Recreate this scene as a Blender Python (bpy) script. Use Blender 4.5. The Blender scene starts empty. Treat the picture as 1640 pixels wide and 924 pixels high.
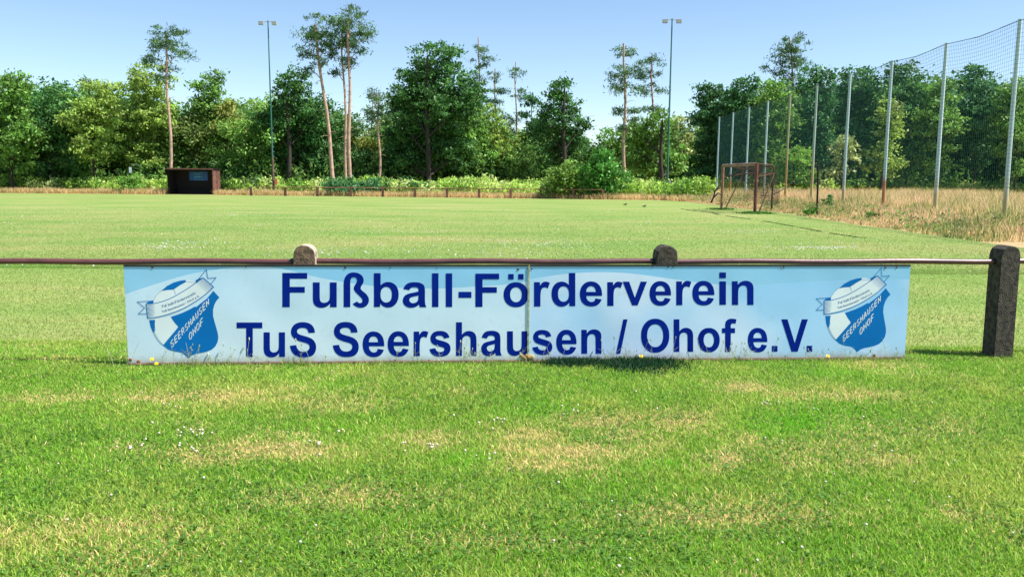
import bpy, math, numpy as np
from mathutils import Vector, Matrix
from mathutils.geometry import tessellate_polygon
R = math.radians
rng = np.random.default_rng(7)
S = bpy.context.scene
COL = S.collection

# ------------------------------------------------------------------ camera
cam_d = bpy.data.cameras.new('camera'); cam = bpy.data.objects.new('camera', cam_d); COL.objects.link(cam)
W, H, F = 1640.0, 924.0, 1400.0
CAMZ = 1.65
cam_d.sensor_width = 36; cam_d.lens = F / W * 36; cam_d.clip_start = 0.05; cam_d.clip_end = 4000
cam_mat = Matrix.Translation((0, 0, CAMZ)) @ Matrix.Rotation(R(90) - math.atan(176 / F), 4, 'X') @ Matrix.Rotation(R(0.37), 4, 'Z')
cam.matrix_world = cam_mat
S.camera = cam
# ------------------------------------------------------------------ sky, sun, exposure
SUN_EL, SUN_AZ = 56.0, 101.0          # azimuth clockwise from +Y (the view direction)
w = bpy.data.worlds.new('World'); S.world = w; w.use_nodes = True
nt = w.node_tree; bg = nt.nodes['Background']; sky = nt.nodes.new('ShaderNodeTexSky')
sky.sky_type = 'NISHITA'; sky.sun_disc = False; sky.sun_elevation = R(SUN_EL); sky.sun_rotation = R(SUN_AZ)
sky.air_density = 0.85; sky.dust_density = 0.1; sky.ozone_density = 2.5
nt.links.new(sky.outputs[0], bg.inputs[0]); bg.inputs[1].default_value = 0.085
sl = bpy.data.lights.new('sun', 'SUN'); sun = bpy.data.objects.new('sun', sl); COL.objects.link(sun)
sl.energy = 4.8; sl.angle = R(0.5); sl.color = (1.0, 0.96, 0.88)
sd = Vector((math.sin(R(SUN_AZ)) * math.cos(R(SUN_EL)), math.cos(R(SUN_AZ)) * math.cos(R(SUN_EL)), math.sin(R(SUN_EL))))
sun.rotation_euler = sd.to_track_quat('Z', 'Y').to_euler(); sun.location = (0, 0, 30)
S.view_settings.view_transform = 'Standard'; S.view_settings.look = 'None'
S.view_settings.exposure = 1.1; S.view_settings.gamma = 1.0; S.view_settings.use_curve_mapping = False

# ------------------------------------------------------------------ measuring helpers
O = Vector((0, 0, CAMZ)); M3 = cam_mat.to_3x3()
def ray(px, py): return (M3 @ Vector(((px - W / 2) / F, -(py - H / 2) / F, -1))).normalized()
def ground(px, py, z=0.0):
    d = ray(px, py); t = (z - CAMZ) / d.z; return O + d * t
def at(px, py, Y):
    d = ray(px, py); return O + d * (Y / d.y)
def gx(px, Y):                       # ground point in column px at distance Y
    lo, hi = 200.0, 3000.0
    p = None
    for _ in range(40):
        m = (lo + hi) / 2; p = at(px, m, Y)
        if p.z > 0: lo = m
        else: hi = m
    return Vector((p.x, Y, 0))

# ------------------------------------------------------------------ mesh helpers
def setp(o, label=None, cat=None, group=None, kind=None):
    if label: o['label'] = label
    if cat: o['category'] = cat
    if group: o['group'] = group
    if kind: o['kind'] = kind
    return o
def empty(name, loc, label, cat, group=None, rz=0):
    o = bpy.data.objects.new(name, None); COL.objects.link(o); o.location = loc; o.rotation_euler = (0, 0, rz)
    o.empty_display_size = .1
    return setp(o, label, cat, group)
def link(name, me, mat, parent=None, world=True):
    o = bpy.data.objects.new(name, me); COL.objects.link(o)
    if mat is not None and not me.materials: me.materials.append(mat)
    if parent is not None:
        o.parent = parent
        if world: o.matrix_parent_inverse = (Matrix.Translation(parent.location) @ parent.rotation_euler.to_matrix().to_4x4()).inverted()
    return o
def mesh_np(name, V, faces_flat, nper, attrs=None, smooth=False):
    """V (n,3); faces_flat int array; nper verts per face (int)"""
    me = bpy.data.meshes.new(name); V = np.asarray(V, np.float32)
    fl = np.asarray(faces_flat, np.int32).ravel(); nf = len(fl) // nper
    me.vertices.add(len(V)); me.vertices.foreach_set('co', V.ravel())
    me.loops.add(len(fl)); me.loops.foreach_set('vertex_index', fl)
    me.polygons.add(nf); me.polygons.foreach_set('loop_start', np.arange(0, nf * nper, nper, dtype=np.int32))
    me.polygons.foreach_set('loop_total', np.full(nf, nper, np.int32))
    if smooth: me.polygons.foreach_set('use_smooth', np.ones(nf, bool))
    for k, a in (attrs or {}).items():
        a = np.asarray(a, np.float32)
        if a.ndim == 1: at_ = me.attributes.new(k, 'FLOAT', 'POINT'); at_.data.foreach_set('value', a)
        else: at_ = me.attributes.new(k, 'FLOAT_COLOR', 'POINT'); at_.data.foreach_set('color', np.c_[a, np.ones(len(a))].astype(np.float32).ravel())
    me.update(calc_edges=True); me.validate(); return me
class MB:
    def __init__(s): s.v = []; s.f = []; s.sm = []
    def add(s, vs, fs, smooth=False):
        b = len(s.v); s.v += [tuple(v) for v in vs]; s.f += [tuple(b + i for i in f) for f in fs]; s.sm += [smooth] * len(fs); return s
    def box(s, c, size, rot=None):
        hx, hy, hz = [a / 2 for a in size]
        vs = [Vector((x, y, z)) for x in (-hx, hx) for y in (-hy, hy) for z in (-hz, hz)]
        if rot is not None: vs = [rot @ v for v in vs]
        c = Vector(c); vs = [v + c for v in vs]
        return s.add(vs, [(0, 1, 3, 2), (4, 6, 7, 5), (0, 4, 5, 1), (2, 3, 7, 6), (0, 2, 6, 4), (1, 5, 7, 3)])
    def tube(s, pts, rad, n=8, cap=True):
        pts = [Vector(p) for p in pts]; m = len(pts)
        rad = [rad] * m if isinstance(rad, (int, float)) else rad
        vs = []; up = None
        for i, p in enumerate(pts):
            t = (pts[min(i + 1, m - 1)] - pts[max(i - 1, 0)]).normalized()
            if up is None: up = Vector((0, 0, 1)) if abs(t.z) < .9 else Vector((1, 0, 0))
            a = t.cross(up).normalized(); b = a.cross(t).normalized(); up = b
            for k in range(n):
                q = 2 * math.pi * k / n; vs.append(p + (a * math.cos(q) + b * math.sin(q)) * rad[i])
        fs = [(i * n + k, i * n + (k + 1) % n, (i + 1) * n + (k + 1) % n, (i + 1) * n + k) for i in range(m - 1) for k in range(n)]
        s.add(vs, fs, n > 4)
        if cap: s.add(vs[:n], [tuple(range(n))]); s.add(vs[-n:], [tuple(range(n - 1, -1, -1))])
        return s
    def ball(s, c, r, n=8, m=5, sc=(1, 1, 1)):
        c = Vector(c); vs = []; fs = []
        for i in range(m + 1):
            th = math.pi * i / m
            for k in range(n):
                ph = 2 * math.pi * k / n
                vs.append(c + Vector((math.sin(th) * math.cos(ph) * sc[0], math.sin(th) * math.sin(ph) * sc[1], math.cos(th) * sc[2])) * r)
        for i in range(m):
            for k in range(n): fs.append((i * n + k, (i + 1) * n + k, (i + 1) * n + (k + 1) % n, i * n + (k + 1) % n))
        return s.add(vs, fs, True)
    def mesh(s, name):
        me = bpy.data.meshes.new(name); me.from_pydata(s.v, [], s.f); me.polygons.foreach_set('use_smooth', s.sm); me.update(); return me
    def build(s, name, mat, parent=None): return link(name, s.mesh(name), mat, parent)

# ------------------------------------------------------------------ materials
def new_mat(name):
    m = bpy.data.materials.new(name); m.use_nodes = True; n = m.node_tree.nodes; return m, m.node_tree, n['Principled BSDF']
def mat(name, col, rough=.7, var=.25, scale=8, col2=None, spot=0.0, bump=0.0, metal=0.0, coords='Object', spec=.5, detail=6, lo=.35, hi=.65):
    m, nt, p = new_mat(name); L = nt.links
    tc = nt.nodes.new('ShaderNodeTexCoord'); nz = nt.nodes.new('ShaderNodeTexNoise')
    nz.inputs['Scale'].default_value = scale; nz.inputs['Detail'].default_value = detail; L.new(tc.outputs[coords], nz.inputs['Vector'])
    cr = nt.nodes.new('ShaderNodeValToRGB'); L.new(nz.outputs['Fac'], cr.inputs[0])
    c2 = col2 if col2 else tuple(c * (1 - var) for c in col)
    cr.color_ramp.elements[0].position = lo; cr.color_ramp.elements[1].position = hi
    cr.color_ramp.elements[0].color = (*c2, 1); cr.color_ramp.elements[1].color = (*col, 1)
    L.new(cr.outputs[0], p.inputs['Base Color']); p.inputs['Roughness'].default_value = rough
    p.inputs['Metallic'].default_value = metal; p.inputs['Specular IOR Level'].default_value = spec
    if bump:
        b = nt.nodes.new('ShaderNodeBump'); b.inputs['Strength'].default_value = bump; b.inputs['Distance'].default_value = .02
        n2 = nt.nodes.new('ShaderNodeTexNoise'); n2.inputs['Scale'].default_value = scale * 4; n2.inputs['Detail'].default_value = 8
        L.new(tc.outputs[coords], n2.inputs['Vector']); L.new(n2.outputs['Fac'], b.inputs['Height']); L.new(b.outputs[0], p.inputs['Normal'])
    return m
def leafy(name, attr='col', use_obj=False, transl=.45, rough=.6):
    """leaf / grass blade: colour from the blade's own colour attribute (or object colour x leaf tint)"""
    m, nt, p = new_mat(name); L = nt.links
    a = nt.nodes.new('ShaderNodeAttribute'); a.attribute_name = attr
    if use_obj:
        oi = nt.nodes.new('ShaderNodeObjectInfo'); mx = nt.nodes.new('ShaderNodeMix'); mx.data_type = 'RGBA'; mx.blend_type = 'MULTIPLY'
        mx.inputs[0].default_value = 1; L.new(oi.outputs['Color'], mx.inputs[6]); L.new(a.outputs['Color'], mx.inputs[7]); col = mx.outputs[2]
    else: col = a.outputs['Color']
    L.new(col, p.inputs['Base Color']); p.inputs['Roughness'].default_value = rough; p.inputs['Specular IOR Level'].default_value = .3
    tr = nt.nodes.new('ShaderNodeBsdfTranslucent'); L.new(col, tr.inputs['Color'])
    ms = nt.nodes.new('ShaderNodeMixShader'); ms.inputs[0].default_value = transl
    L.new(p.outputs[0], ms.inputs[1]); L.new(tr.outputs[0], ms.inputs[2]); L.new(ms.outputs[0], nt.nodes['Material Output'].inputs[0])
    return m
M_LEAF = leafy('foliage', 'tint', True, .35, .5)
M_BLADE = leafy('grass_blades', 'col', False, .5, .55)
M_BARK = mat('bark', (.16, .11, .08), .9, .5, 5, bump=.5)
M_DBARK = mat('oak_bark', (.05, .04, .03), .95, .5, 5, bump=.5)
M_PBARK = mat('pine_bark', (.50, .33, .24), .9, .4, 3, bump=.4)
M_RAIL = mat('red_brown_paint', (.13, .048, .045), .38, .35, 6, bump=.08, spec=.6)
M_CONC = mat('weathered_concrete', (.56, .45, .33), .95, .6, 14, col2=(.20, .16, .12), bump=1.0, lo=.36, hi=.6)
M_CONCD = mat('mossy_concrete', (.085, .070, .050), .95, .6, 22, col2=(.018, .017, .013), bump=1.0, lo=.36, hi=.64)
M_CONCF = mat('concrete_painted_shade', (.24, .16, .10), .95, .6, 22, col2=(.07, .052, .036), bump=1.0, lo=.36, hi=.66)  # darker copy of the pale concrete, shade of the front face put into colour
M_FRAIL = mat('brown_wood_rail', (.30, .15, .09), .85, .5, 3, col2=(.16, .08, .05), bump=.2)
M_RUST = mat('rust', (.34, .12, .05), .9, .5, 10, col2=(.10, .04, .03), bump=.3)
M_RUSTG = mat('rusty_goal_paint', (.17, .050, .035), .75, .5, 3, col2=(.08, .030, .025), bump=.3)
M_GALV = mat('galvanised_steel', (.40, .50, .50), .45, .25, 3, metal=.3)
M_DARKM = mat('black_edge_metal', (.02, .018, .02), .5, .4, 8)
M_PINK = mat('rust_stained_edge', (.45, .27, .22), .7, .4, 9, col2=(.22, .13, .10))
M_NAVY = mat('navy_vinyl', (.0005, .014, .22), .5, .2, 3, col2=(.0005, .020, .27), spec=.06)
M_BLUE = mat('crest_blue', (.003, .17, .52), .5, .2, 3, col2=(.003, .15, .46), spec=.1)
M_PALE = mat('crest_white', (.80, .88, .92), .45, .08, 3, spec=.3)
M_FINE = mat('crest_small_print', (.10, .20, .40), .5, .1, 3)
M_JOINT = mat('algae_stained_joint', (.48, .50, .34), .7, .5, 30, col2=(.16, .17, .09))
M_SCREW = mat('screw_steel', (.10, .09, .08), .5, .4, 20, metal=.4)
M_NET = mat('net_cord', (.015, .11, .11), .8, .2, 3)
M_ROPE = mat('dark_rope', (.05, .035, .03), .9, .4, 4)
M_TAR = mat('dark_stained_wood', (.010, .007, .007), .8, .5, 4, bump=.3)
M_BROWN = mat('brown_board', (.20, .085, .06), .8, .5, 3, col2=(.09, .04, .03), bump=.2)
M_GREENP = mat('green_pole_paint', (.03, .16, .12), .5, .3, 1)
M_GREY = mat('grey_box', (.35, .38, .38), .6, .2, 4)
M_ORANGE = mat('orange_box', (.50, .20, .09), .7, .3, 4)

def panel_mat():
    """blue tinted print: paler towards the lower edge, faint smudges"""
    def mk(name, top, bot, top2, bot2):
        m, nt, p = new_mat(name); L = nt.links; N = nt.nodes
        tc = N.new('ShaderNodeTexCoord'); sp = N.new('ShaderNodeSeparateXYZ'); L.new(tc.outputs['Object'], sp.inputs[0])
        mr = N.new('ShaderNodeMapRange'); L.new(sp.outputs['Z'], mr.inputs[0]); mr.inputs[1].default_value = .05; mr.inputs[2].default_value = .85
        mx = N.new('ShaderNodeMix'); mx.data_type = 'RGBA'; L.new(mr.outputs[0], mx.inputs[0]); mx.inputs[6].default_value = (*bot, 1); mx.inputs[7].default_value = (*top, 1)
        mx2 = N.new('ShaderNodeMix'); mx2.data_type = 'RGBA'; L.new(mr.outputs[0], mx2.inputs[0]); mx2.inputs[6].default_value = (*bot2, 1); mx2.inputs[7].default_value = (*top2, 1)
        n = N.new('ShaderNodeTexNoise'); n.inputs['Scale'].default_value = 1.1; n.inputs['Detail'].default_value = 2; L.new(tc.outputs['Object'], n.inputs['Vector'])
        r = N.new('ShaderNodeMapRange'); L.new(n.outputs['Fac'], r.inputs[0]); r.inputs[1].default_value = .38; r.inputs[2].default_value = .62
        m3 = N.new('ShaderNodeMix'); m3.data_type = 'RGBA'; L.new(r.outputs[0], m3.inputs[0]); L.new(mx.outputs[2], m3.inputs[6]); L.new(mx2.outputs[2], m3.inputs[7])
        # grime
        n2 = N.new('ShaderNodeTexNoise'); n2.inputs['Scale'].default_value = 7; n2.inputs['Detail'].default_value = 9; n2.inputs['Roughness'].default_value = .7; L.new(tc.outputs['Object'], n2.inputs['Vector'])
        r2 = N.new('ShaderNodeMapRange'); L.new(n2.outputs['Fac'], r2.inputs[0]); r2.inputs[1].default_value = .56; r2.inputs[2].default_value = .8; r2.inputs[4].default_value = .35
        m4 = N.new('ShaderNodeMix'); m4.data_type = 'RGBA'; L.new(r2.outputs[0], m4.inputs[0]); L.new(m3.outputs[2], m4.inputs[6]); m4.inputs[7].default_value = (.30, .42, .46, 1)
        n5 = N.new('ShaderNodeTexNoise'); n5.inputs['Scale'].default_value = 14; n5.inputs['Detail'].default_value = 6; L.new(tc.outputs['Object'], n5.inputs['Vector'])
        ma = N.new('ShaderNodeMath'); ma.operation = 'MULTIPLY_ADD'; L.new(n5.outputs['Fac'], ma.inputs[0]); ma.inputs[1].default_value = -.10; L.new(sp.outputs['Z'], ma.inputs[2])
        r5 = N.new('ShaderNodeMapRange'); L.new(ma.outputs[0], r5.inputs[0]); r5.inputs[1].default_value = -.03; r5.inputs[2].default_value = .04; r5.inputs[3].default_value = .7; r5.inputs[4].default_value = 0
        m5 = N.new('ShaderNodeMix'); m5.data_type = 'RGBA'; L.new(r5.outputs[0], m5.inputs[0]); L.new(m4.outputs[2], m5.inputs[6]); m5.inputs[7].default_value = (.42, .38, .30, 1)
        n6 = N.new('ShaderNodeTexNoise'); n6.inputs['Scale'].default_value = 1.6; n6.inputs['Detail'].default_value = 1; L.new(tc.outputs['Object'], n6.inputs['Vector'])
        bp = N.new('ShaderNodeBump'); bp.inputs['Strength'].default_value = .5; bp.inputs['Distance'].default_value = .03; L.new(n6.outputs['Fac'], bp.inputs['Height']); L.new(bp.outputs[0], p.inputs['Normal'])
        L.new(m5.outputs[2], p.inputs['Base Color']); p.inputs['Roughness'].default_value = .32; p.inputs['Specular IOR Level'].default_value = .35
        return m
    return (mk('printed_panel_light', (.55, .76, .92), (.70, .81, .92), (.50, .73, .92), (.66, .79, .92)), mk('printed_panel_light_blue', (.30, .62, .93), (.46, .69, .95), (.62, .77, .95), (.68, .79, .95)),
            mk('printed_panel_dark', (.29, .60, .85), (.38, .65, .86), (.25, .57, .85), (.38, .65, .86)))
M_PL, M_PLB, M_PD = panel_mat()

def ground_mat(name, cols, scale=.35, fine=25, bump=.3, stretch=None):
    m, nt, p = new_mat(name); L = nt.links; N = nt.nodes
    tc = N.new('ShaderNodeTexCoord')
    n = N.new('ShaderNodeTexNoise'); n.inputs['Scale'].default_value = scale; n.inputs['Detail'].default_value = 8; n.inputs['Roughness'].default_value = .62; mp = N.new('ShaderNodeMapping'); mp.inputs['Scale'].default_value = stretch or (1, 1, 1); L.new(tc.outputs['Object'], mp.inputs['Vector']); L.new(mp.outputs[0], n.inputs['Vector'])
    cr = N.new('ShaderNodeValToRGB'); L.new(n.outputs['Fac'], cr.inputs[0]); e = cr.color_ramp.elements
    e[0].position = .33; e[0].color = (*cols[0], 1); e[1].position = .66; e[1].color = (*cols[2], 1); k = e.new(.5); k.color = (*cols[1], 1)
    n2 = N.new('ShaderNodeTexNoise'); n2.inputs['Scale'].default_value = fine; n2.inputs['Detail'].default_value = 6; n2.inputs['Roughness'].default_value = .75; L.new(tc.outputs['Object'], n2.inputs['Vector'])
    mr = N.new('ShaderNodeMapRange'); L.new(n2.outputs['Fac'], mr.inputs[0]); mr.inputs[1].default_value = .3; mr.inputs[2].default_value = .7; mr.inputs[3].default_value = .65; mr.inputs[4].default_value = 1.3
    mx = N.new('ShaderNodeMix'); mx.data_type = 'RGBA'; mx.blend_type = 'MULTIPLY'; mx.inputs[0].default_value = 1
    L.new(cr.outputs[0], mx.inputs[6]); L.new(mr.outputs[0], mx.inputs[7]); L.new(mx.outputs[2], p.inputs['Base Color'])
    p.inputs['Roughness'].default_value = .95; p.inputs['Specular IOR Level'].default_value = .1
    b = N.new('ShaderNodeBump'); b.inputs['Strength'].default_value = bump; b.inputs['Distance'].default_value = .03; L.new(n2.outputs['Fac'], b.inputs['Height']); L.new(b.outputs[0], p.inputs['Normal'])
    return m
M_GROUND = ground_mat('dry_field_soil', [(.36, .27, .14), (.42, .31, .16), (.22, .22, .08)], .15, 6)
M_PITCH = ground_mat('mown_pitch', [(.26, .265, .10), (.19, .255, .072), (.135, .225, .052)], .30, 9, .5, (.5, 1.2, 1))
M_VERGE = ground_mat('lawn_thatch', [(.20, .19, .07), (.13, .18, .04), (.10, .16, .03)], .8, 40, .6)
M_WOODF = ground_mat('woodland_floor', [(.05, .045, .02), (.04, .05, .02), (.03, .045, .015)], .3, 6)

# ------------------------------------------------------------------ noise for patches
_lat = rng.random((256, 256))
def vnoise(x, y):
    xi = np.floor(x).astype(int); yi = np.floor(y).astype(int); fx = x - xi; fy = y - yi
    fx = fx * fx * (3 - 2 * fx); fy = fy * fy * (3 - 2 * fy)
    g = lambda a, b: _lat[a % 256, b % 256]
    return (g(xi, yi) * (1 - fx) + g(xi + 1, yi) * fx) * (1 - fy) + (g(xi, yi + 1) * (1 - fx) + g(xi + 1, yi + 1) * fx) * fy
def fbm(x, y, o=4):
    s = 0; a = .5; t = 0
    for i in range(o): s = s + a * vnoise(x * 2 ** i + 17 * i, y * 2 ** i + 31 * i); t += a; a *= .5
    return s / t

# ================================================================== SETTING
def sheet(name, pts, z, m, kind='structure'):
    mb = MB(); mb.add([(p[0], p[1], z) for p in pts], [tuple(range(len(pts)))]); o = mb.build(name, m); o['kind'] = kind; return o
sheet('ground', [(-1500, -400), (1500, -400), (1500, 3000), (-1500, 3000)], 0, M_GROUND)
# board line
BA = ground(203, 586.2); BB = ground(1437, 576.2); BU = (BB - BA).normalized(); BN = Vector((BU.y, -BU.x, 0))   # BN faces the camera
if BN.y > 0: BN = -BN
B_LEFT = BA - BU * 12; B_RIGHT = BB + BU * 14
sheet('lawn_verge', [(-14, -3), (16, -3), (B_RIGHT.x, B_RIGHT.y + .3), (B_LEFT.x, B_LEFT.y + .3)], .004, M_VERGE)
edge_px = [(-260, 307.5), (203, 311.3), (500, 314.2), (820, 318.2), (1050, 321), (1100, 323.5), (1140, 328), (1180, 334), (1246, 340), (1314, 351), (1383, 362), (1437, 369), (1640, 398)]
edge = [ground(*p) for p in edge_px]
sheet('pitch', [(B_LEFT.x - 3, B_LEFT.y + .3), (B_RIGHT.x, B_RIGHT.y + .3)] + [(p.x, p.y) for p in [ground(1750, 414)] + edge[::-1]] + [(-60, 60)], .008, M_PITCH)
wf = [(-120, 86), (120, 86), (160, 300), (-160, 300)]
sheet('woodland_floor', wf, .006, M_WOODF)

# ------------------------------------------------------------------ grass blades
def blades(name, P, hgt, wid, col, lean=.35, m=None, kind='stuff', label=None, cat=None, seg=2, parent=None):
    n = len(P); a = rng.random(n) * 2 * math.pi; d = np.c_[np.cos(a), np.sin(a), np.zeros(n)]
    b = rng.random(n) * 2 * math.pi; l = np.c_[np.cos(b), np.sin(b), np.zeros(n)] * (rng.random(n) * lean)[:, None]
    h = hgt[:, None]; wv = (wid / 2)[:, None] * d; up = np.array([[0, 0, 1.0]])
    p0 = P - wv; p1 = P + wv; mid = P + h * .55 * up + l * h * .35; tip = P + h * up * .95 + l * h * 1.0
    if seg == 2:
        V = np.stack([p0, p1, mid + wv * .8, mid - wv * .8, tip], 1).reshape(-1, 3); k = np.arange(n)[:, None] * 5
        F_ = np.concatenate([k + [0, 1, 2], k + [0, 2, 3], k + [3, 2, 4]], 1).reshape(-1, 3); rep = 5
    else:
        V = np.stack([p0, p1, tip], 1).reshape(-1, 3); k = np.arange(n)[:, None] * 3; F_ = k + [0, 1, 2]; rep = 3
    me = mesh_np(name, V, F_, 3, {'col': np.repeat(col, rep, 0)})
    o = link(name, me, m or M_BLADE, parent)
    return setp(o, label, cat, None, kind)

def bpt(u, off=0.0, z=0.0): p = BA + BU * u + BN * off; return Vector((p.x, p.y, z))
BL = (BB - BA).length
def u_of(px):
    d = ray(px, 500); n_ = BN; t = (BA - O).dot(n_) / d.dot(n_); return (O + d * t - BA).dot(BU)
def hz(px): return 286 + (px - 820) * 0.0065
def gpx(x, y):                       # numpy: ground point -> pixel (for the worn patches)
    Mi = np.array(M3.transposed()); v = np.c_[x, y, np.full(len(x), -CAMZ)] @ Mi.T
    return W / 2 + F * v[:, 0] / -v[:, 2], H / 2 - F * v[:, 1] / -v[:, 2]
# worn, dry patches of the near lawn (centre and half size, given as seen, stored as ground positions)
dry = [(250, 640, 70, 9, .8), (350, 638, 60, 13, .8), (405, 632, 50, 7, .6), (330, 735, 70, 14, .8), (430, 722, 110, 17, .9), (470, 700, 60, 10, .4), (320, 690, 30, 8, .3),
       (690, 705, 55, 16, .6), (850, 700, 60, 14, .8), (960, 678, 75, 12, .9), (1000, 672, 50, 8, .7), (920, 725, 110, 16, .95), (880, 745, 90, 16, .8), (1000, 700, 60, 14, .6),
       (1190, 622, 40, 9, .9), (1360, 636, 75, 10, .75), (1280, 634, 60, 7, .5), (1090, 678, 60, 18, .75), (1110, 675, 14, 6, .9), (1165, 738, 32, 16, .95), (1195, 708, 22, 10, .7), (1390, 742, 70, 10, .7),
       (1030, 715, 50, 10, .5), (740, 630, 40, 6, .35), (600, 645, 60, 7, .3), (205, 720, 40, 9, .4),
       (520, 800, 150, 20, .6), (1150, 830, 180, 24, .7), (180, 850, 140, 20, .6), (800, 870, 160, 16, .4), (1500, 690, 60, 14, .5), (90, 640, 60, 10, .6)]
lush = [(1290, 680, 110, 24, .9), (760, 740, 60, 14, .6), (1070, 745, 40, 8, .6), (290, 600, 60, 9, .3), (1380, 598, 90, 8, .5), (870, 655, 70, 14, .4), (560, 690, 80, 20, .35), (520, 615, 60, 10, .4)]
def lawn_col(x, y):
    px, py = gpx(x, y); n = fbm(x * 1.6, y * 1.6); n2 = fbm(x * 6 + 40, y * 6)
    d = np.clip((fbm(x * .9 + 9, y * .9 + 3) - .58) * 3.0, 0, .4)
    wob = 1 + (n2 - .5) * 1.8
    for cx, cy, rx, ry, s in dry: d = np.maximum(d, s * np.exp(-(((px - cx) / rx) ** 2 + ((py - cy) / ry) ** 2) * wob * 1.0))
    g = np.zeros_like(d)
    for cx, cy, rx, ry, s in lush: g = np.maximum(g, s * np.exp(-(((px - cx) / rx) ** 2 + ((py - cy) / ry) ** 2)))
    return d, g, n, n2
def lawn(name, n, y0, y1, label):
    P = []
    y = y0 + (y1 - y0) * rng.random(n); x = (rng.random(n) - .5) * (1.24 * y + .5)
    t = (x - BA.x) / BU.x; yb = BA.y + BU.y * t
    k = (y < yb - .02) | (t < u_of(201.5)) | (t > 2 * u_of(847) - u_of(201.5)); x = x[k]; y = y[k]; yb = yb[k]
    d, g, nn, n2 = lawn_col(x, y); r = rng.random(len(x))
    c_g = np.array([.24, .47, .040]); c_y = np.array([.48, .57, .11]); c_l = np.array([.19, .52, .02]); c_d = np.array([.78, .62, .27]); c_dk = np.array([.12, .27, .045])
    mix = lambda a, b, f: a * (1 - f[:, None]) + b * f[:, None]
    c = mix(c_g[None], c_y[None], np.clip((nn - .35) * 2.2 + (r - .5) * .9, 0, 1)); c = mix(c, c_dk[None], ((rng.random(len(x)) < .22) * .7))
    c = mix(c, c_l[None], np.clip(g * 1.1, 0, 1)); isdry = (rng.random(len(x)) < d * .92) | (rng.random(len(x)) < .04)
    c = mix(c, c_d[None], isdry * 1.0); c = c * (.7 + .6 * rng.random(len(x)))[:, None]
    h = (.014 + .020 * rng.random(len(x))) * (.75 + .8 * nn) * (1 - .45 * d); near = np.clip(1 - np.abs(yb - y) / .35, 0, 1); h = h * (1 - near * .35)
    wd = .0035 + .0045 * rng.random(len(x))
    return blades(name, np.c_[x, y, np.full(len(x), .004)], h, wd, c, 1.3, label=label, cat='grass')
lawn('lawn_grass', 420000, 3.2, 8.6, 'short patchy green and straw coloured lawn grass in front of the blue boards')

# clover: small three part leaves in patches, and white flower heads
def discs(name, P, r, col, label, cat, m=None, tilt=.5):
    n = len(P); k = 5; a = np.linspace(0, 2 * math.pi, k, endpoint=False)
    nx = (rng.random((n, 2)) - .5) * tilt
    V = np.zeros((n, k, 3)); V[:, :, 0] = np.cos(a) * r[:, None]; V[:, :, 1] = np.sin(a) * r[:, None]
    V[:, :, 2] = V[:, :, 0] * nx[:, :1] + V[:, :, 1] * nx[:, 1:]
    V += P[:, None, :]
    me = mesh_np(name, V.reshape(-1, 3), np.arange(n * k), k, {'col': np.repeat(col, k, 0)})
    o = link(name, me, m or M_BLADE); return setp(o, label, cat, None, 'stuff')
n = 26000; y = 3.4 + 4.7 * rng.random(n); x = (rng.random(n) - .5) * (1.24 * y + .5)
k = (y < BA.y + BU.y * (x - BA.x) / BU.x - .05) & (fbm(x * 2 + 70, y * 2 + 5) > .52); x = x[k]; y = y[k]
c = np.array([[.10, .22, .035]]) * (.6 + .9 * rng.random(len(x)))[:, None]
discs('clover_leaves', np.c_[x, y, .018 + .018 * rng.random(len(x))], .006 + .006 * rng.random(len(x)), c, 'small round clover leaves low in the near lawn', 'clover')
spots = [(248, 694, 3), (282, 697, 6), (310, 700, 12), (330, 702, 6), (209, 719, 5), (218, 719, 4), (228, 716, 3), (288, 724, 3), (310, 722, 4), (476, 720, 4), (500, 718, 6), (555, 698, 3), (272, 656, 5), (530, 602, 4), (540, 598, 3),
         (650, 718, 4), (684, 721, 7), (697, 717, 4), (716, 668, 2), (784, 675, 3), (793, 676, 3), (770, 692, 4), (910, 663, 8), (920, 660, 4), (750, 738, 4), (789, 745, 4), (1222, 650, 8), (1235, 648, 6), (1250, 652, 4), (1250, 716, 4), (1225, 710, 3), (1310, 660, 3), (1405, 728, 3), (602, 584, 5), (623, 583, 4), (700, 584, 5), (1370, 578, 2)]
mb = MB(); 
def clover(p, s=1.0):
    h = .022 + .015 * rng.random(); mb.tube([(p.x, p.y, .004), (p.x + .006, p.y, h)], .0012, 4, False)
    mb.ball((p.x + .006, p.y, h + .004), .0078 * s, 6, 4, (1, 1, .85))
for sx, sy, c_ in spots:
    for i in range((c_ + 1) // 2): clover(ground(sx + rng.normal() * 9, sy + rng.normal() * 4), .7 + .5 * rng.random())
for i in range(45): clover(ground(30 + 1590 * rng.random(), 600 + 320 * rng.random()), .6 + .5 * rng.random())
M_CLOV = mat('clover_white', (.58, .54, .44), .8, .3, 60, col2=(.55, .45, .38))
setp(mb.build('clover_flowers', M_CLOV), 'tiny white clover flower heads scattered over the near lawn', 'clover', None, 'stuff')

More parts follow.
